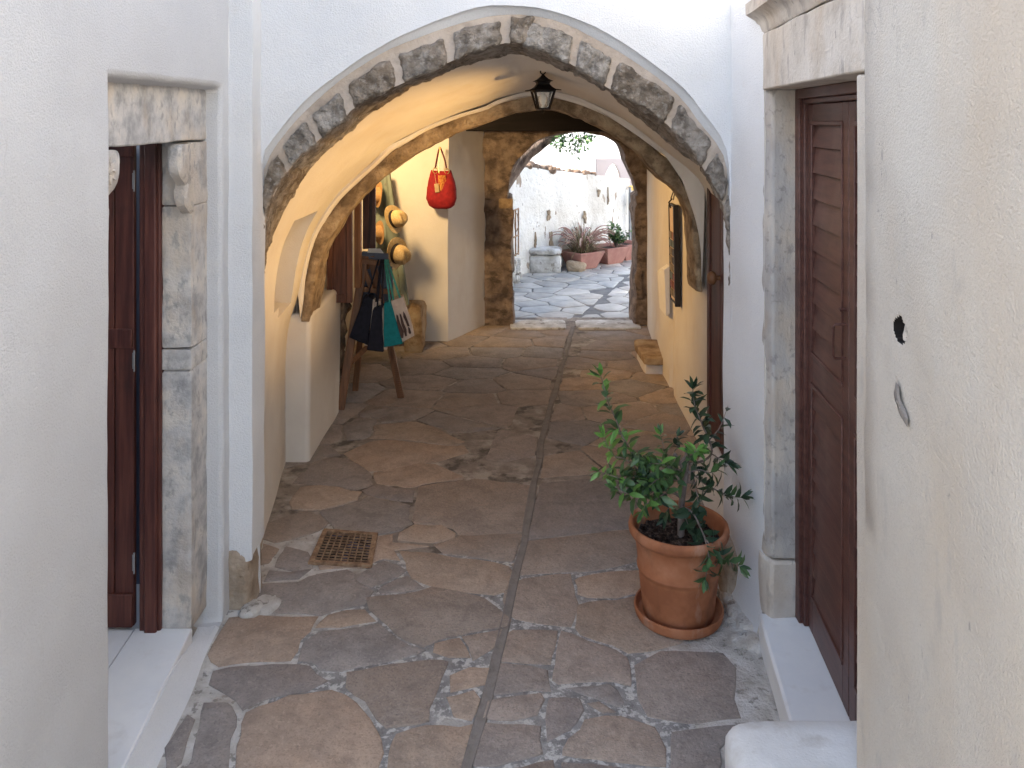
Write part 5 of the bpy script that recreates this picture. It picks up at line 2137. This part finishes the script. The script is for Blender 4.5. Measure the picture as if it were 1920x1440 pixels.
qa = [P(677, 472, 6.36), P(727, 476, 6.36), P(728, 494, 6.33), P(676, 489, 6.33)]
hexa(bm, qa, [p + Vector((0, .05, .0)) for p in qa])
tag(obj('display_box', bm, 'slate_blue', bevel=.01), 'blue-grey box resting on top of the easel', 'box')
bm = BM()
qa = [P(691, 466, 6.40), P(713, 466, 6.40), P(719, 474, 6.36), P(689, 473.5, 6.36)]
hexa(bm, qa, [p + Vector((0, .02, -.012)) for p in qa])
tag(obj('leaflets', bm, 'paper'), 'white paper leaflets lying on the blue-grey box', 'leaflets')
bm = BM()
qa = [P(682, 497, 6.42), P(735, 500, 6.42), P(742, 640, 6.36), P(668, 640, 6.36)]
hexa(bm, qa, [p + Vector((0, .02, 0)) for p in qa])
tag(obj('display_board', bm, 'slate_blue', bevel=.004), 'blue-grey board standing on the easel behind the tote bags', 'board')


def tote(label, front, side, D, fm, sm, handles, hm, top=(713, 489), dark=None, dside=.10):
    t = thing('tote_bag', label, 'bag', P(*front[0], D), (0, 0, 0), 'tote bags hung on the easel')
    f = [P(x, y, D) for x, y in front]
    s = [P(x, y, D - .015) for x, y in side]
    bm = BM()
    # printed canvas face: a sewn sheet with body behind it
    hexa(bm, f, [p + Vector((-.01, .09, 0)) for p in f])
    bmesh.ops.subdivide_edges(bm, edges=bm.edges[:], cuts=4, use_grid_fill=True)
    roughen(bm, .006, 9, D)
    obj('face', bm, fm, t, bevel=.004)
    bm = BM()
    hexa(bm, s, [p + Vector((0, .10, 0)) for p in s])
    bmesh.ops.subdivide_edges(bm, edges=bm.edges[:], cuts=4, use_grid_fill=True)
    roughen(bm, .006, 9, D + 3)
    obj('gusset', bm, sm, t, bevel=.004)
    bm = BM()
    for (hx, hy), (tx, ty) in handles:
        tube(bm, resample([P(hx, hy, D - .02), P((hx + tx) / 2, (hy + ty) / 2, D - .03), P(tx, ty, 6.24), P(tx + 1, ty - 3, 6.27)], 10), .008, 6, flat=.5)
    obj('handle', bm, hm, t)
    return t


tote('navy tote bag on the easel at the far left of the three', [(690, 560), (716, 566), (704, 652), (684, 648)], [(682, 556), (699, 560), (689, 647), (655, 632)], 6.20, 'canvas', 'navy', [((688, 560), (709, 490)), ((705, 566), (714, 490))], 'navy')
tote('plain black tote bag hanging between the navy and the teal bag', [(712, 577), (724, 577), (726, 655), (716, 655)], [(699, 581), (716, 574), (719, 660), (687, 657)], 6.14, 'canvas', 'navy', [((707, 577), (716, 490)), ((716, 577), (719, 490))], 'navy')
t3 = tote('teal and cream tote bag printed with brown figures, hanging on the easel', [(731, 565), (756, 556), (777, 629), (754, 643)], [(720, 569), (732, 565), (755, 645), (719, 652)], 6.08, 'canvas', 'teal', [((731, 566), (722, 490)), ((738, 562), (724, 490)), ((750, 558), (727, 490))], 'teal_strap')
bm = BM()
for pxs in ([(743, 590), (746, 592), (750, 606), (757, 622), (756, 634), (752, 634), (748, 622), (746, 612), (744, 604)], [(749, 588), (752, 590), (757, 606), (762, 618), (763, 630), (760, 631), (756, 618), (752, 606)],
            [(756, 584), (760, 590), (766, 606), (768, 612), (764, 612), (760, 602), (756, 594)], [(765, 613), (768, 615), (771, 624), (769, 627), (766, 624)]):
    q = [P(x, y, 6.066) for x, y in pxs]
    hexa(bm, q, [p + Vector((0, .005, 0)) for p in q])
obj('print', bm, 'print', t3)

bm = BM()
rock(bm, (P(762, 600, 7.85).x, 7.62, -.03), (P(797, 600, 7.85).x, 7.95, P(780, 566, 7.8).z), 7, 9, .018, 6, 4)
tag(obj('stone_block', bm, 'block_stone'), 'square ochre stone block against the cream wall behind the tote bags', 'stone block')

# ------------------------------------------------------------------ right wall of the passage: board, leaflets, step
MBD = thing('display_board', 'narrow framed board with rows of small coloured tags hanging on the right passage wall', 'board', (1.25, 6.3, .75))
bm = BM()
bx = lambda d: 1.232 + (d - 6.05) * .0
tb_, bb_ = 1.56, .72


def wb(bm, d0, d1, z0, z1, n0, n1, mi=0):
    q = lambda n: [Vector((1.235 - n + (z - .72) * -.02, d, z)) for d, z in ((d0, z0), (d1, z0), (d1, z1), (d0, z1))]
    hexa(bm, q(n0), q(n1), mi)


wb(bm, 6.12, 6.34, .79, 1.50, 0, .012)
obj('panel', bm, 'canvas', MBD)
bm = BM()
wb(bm, 6.10, 6.125, .77, 1.52, -.01, .028)
wb(bm, 6.345, 6.36, .79, 1.50, -.01, .018)
wb(bm, 6.125, 6.345, .775, .79, -.01, .018)
wb(bm, 6.125, 6.345, 1.50, 1.515, -.01, .018)
obj('frame', bm, 'rail', MBD)
random.seed(2)
for r in range(8):
    for c in range(2):
        bm = BM()
        z0 = .82 + r * .062
        d0 = 6.14 + c * .10
        wb(bm, d0, d0 + .08, z0, z0 + .05, .012, .022)
        obj('tag', bm, 'tag_' + random.choice(['red', 'yellow', 'teal', 'green', 'orange', 'dark', 'yellow']), MBD)
bm = BM()
tube(bm, [(1.21, 6.2, 1.55), (1.245, 6.25, 1.68), (1.21, 6.3, 1.55)], .004, 6)
tube(bm, [(1.20, 6.2, 1.56), (1.18, 6.22, 1.53), (1.19, 6.2, 1.49)], .006, 6)
obj('cord', bm, 'rail', MBD)
LF = thing('leaflet_rack', 'white leaflet rack fixed low on the right passage wall', 'rack', (1.25, 6.75, .75))
bm = BM()
for k in range(3):
    d = 6.62 + k * .10
    hexa(bm, [(1.262 - .03 * k * .3, d, .60), (1.255, d + .09, .60), (1.255, d + .09, .98 - .03 * k), (1.262, d, .98 - .03 * k)], [(1.235, d, .58), (1.232, d + .09, .58), (1.215, d + .09, .95 - .03 * k), (1.22, d, .95 - .03 * k)])
obj('sheets', bm, 'paper', LF)
SS = thing('stone_step', 'ochre stone slab step on a plaster base at the foot of the right passage wall', 'step', (1.2, 7.1, 0))
bm = BM()
rock(bm, (1.125, 6.98, -.02), (1.36, 7.50, .085), 6, 12, .008, 5, 1)
obj('base', bm, 'plaster_vault', SS)
bm = BM()
rock(bm, (1.105, 6.95, .08), (1.37, 7.54, .155), 7, 9, .010, 6, 2)
obj('slab', bm, 'block_stone', SS)
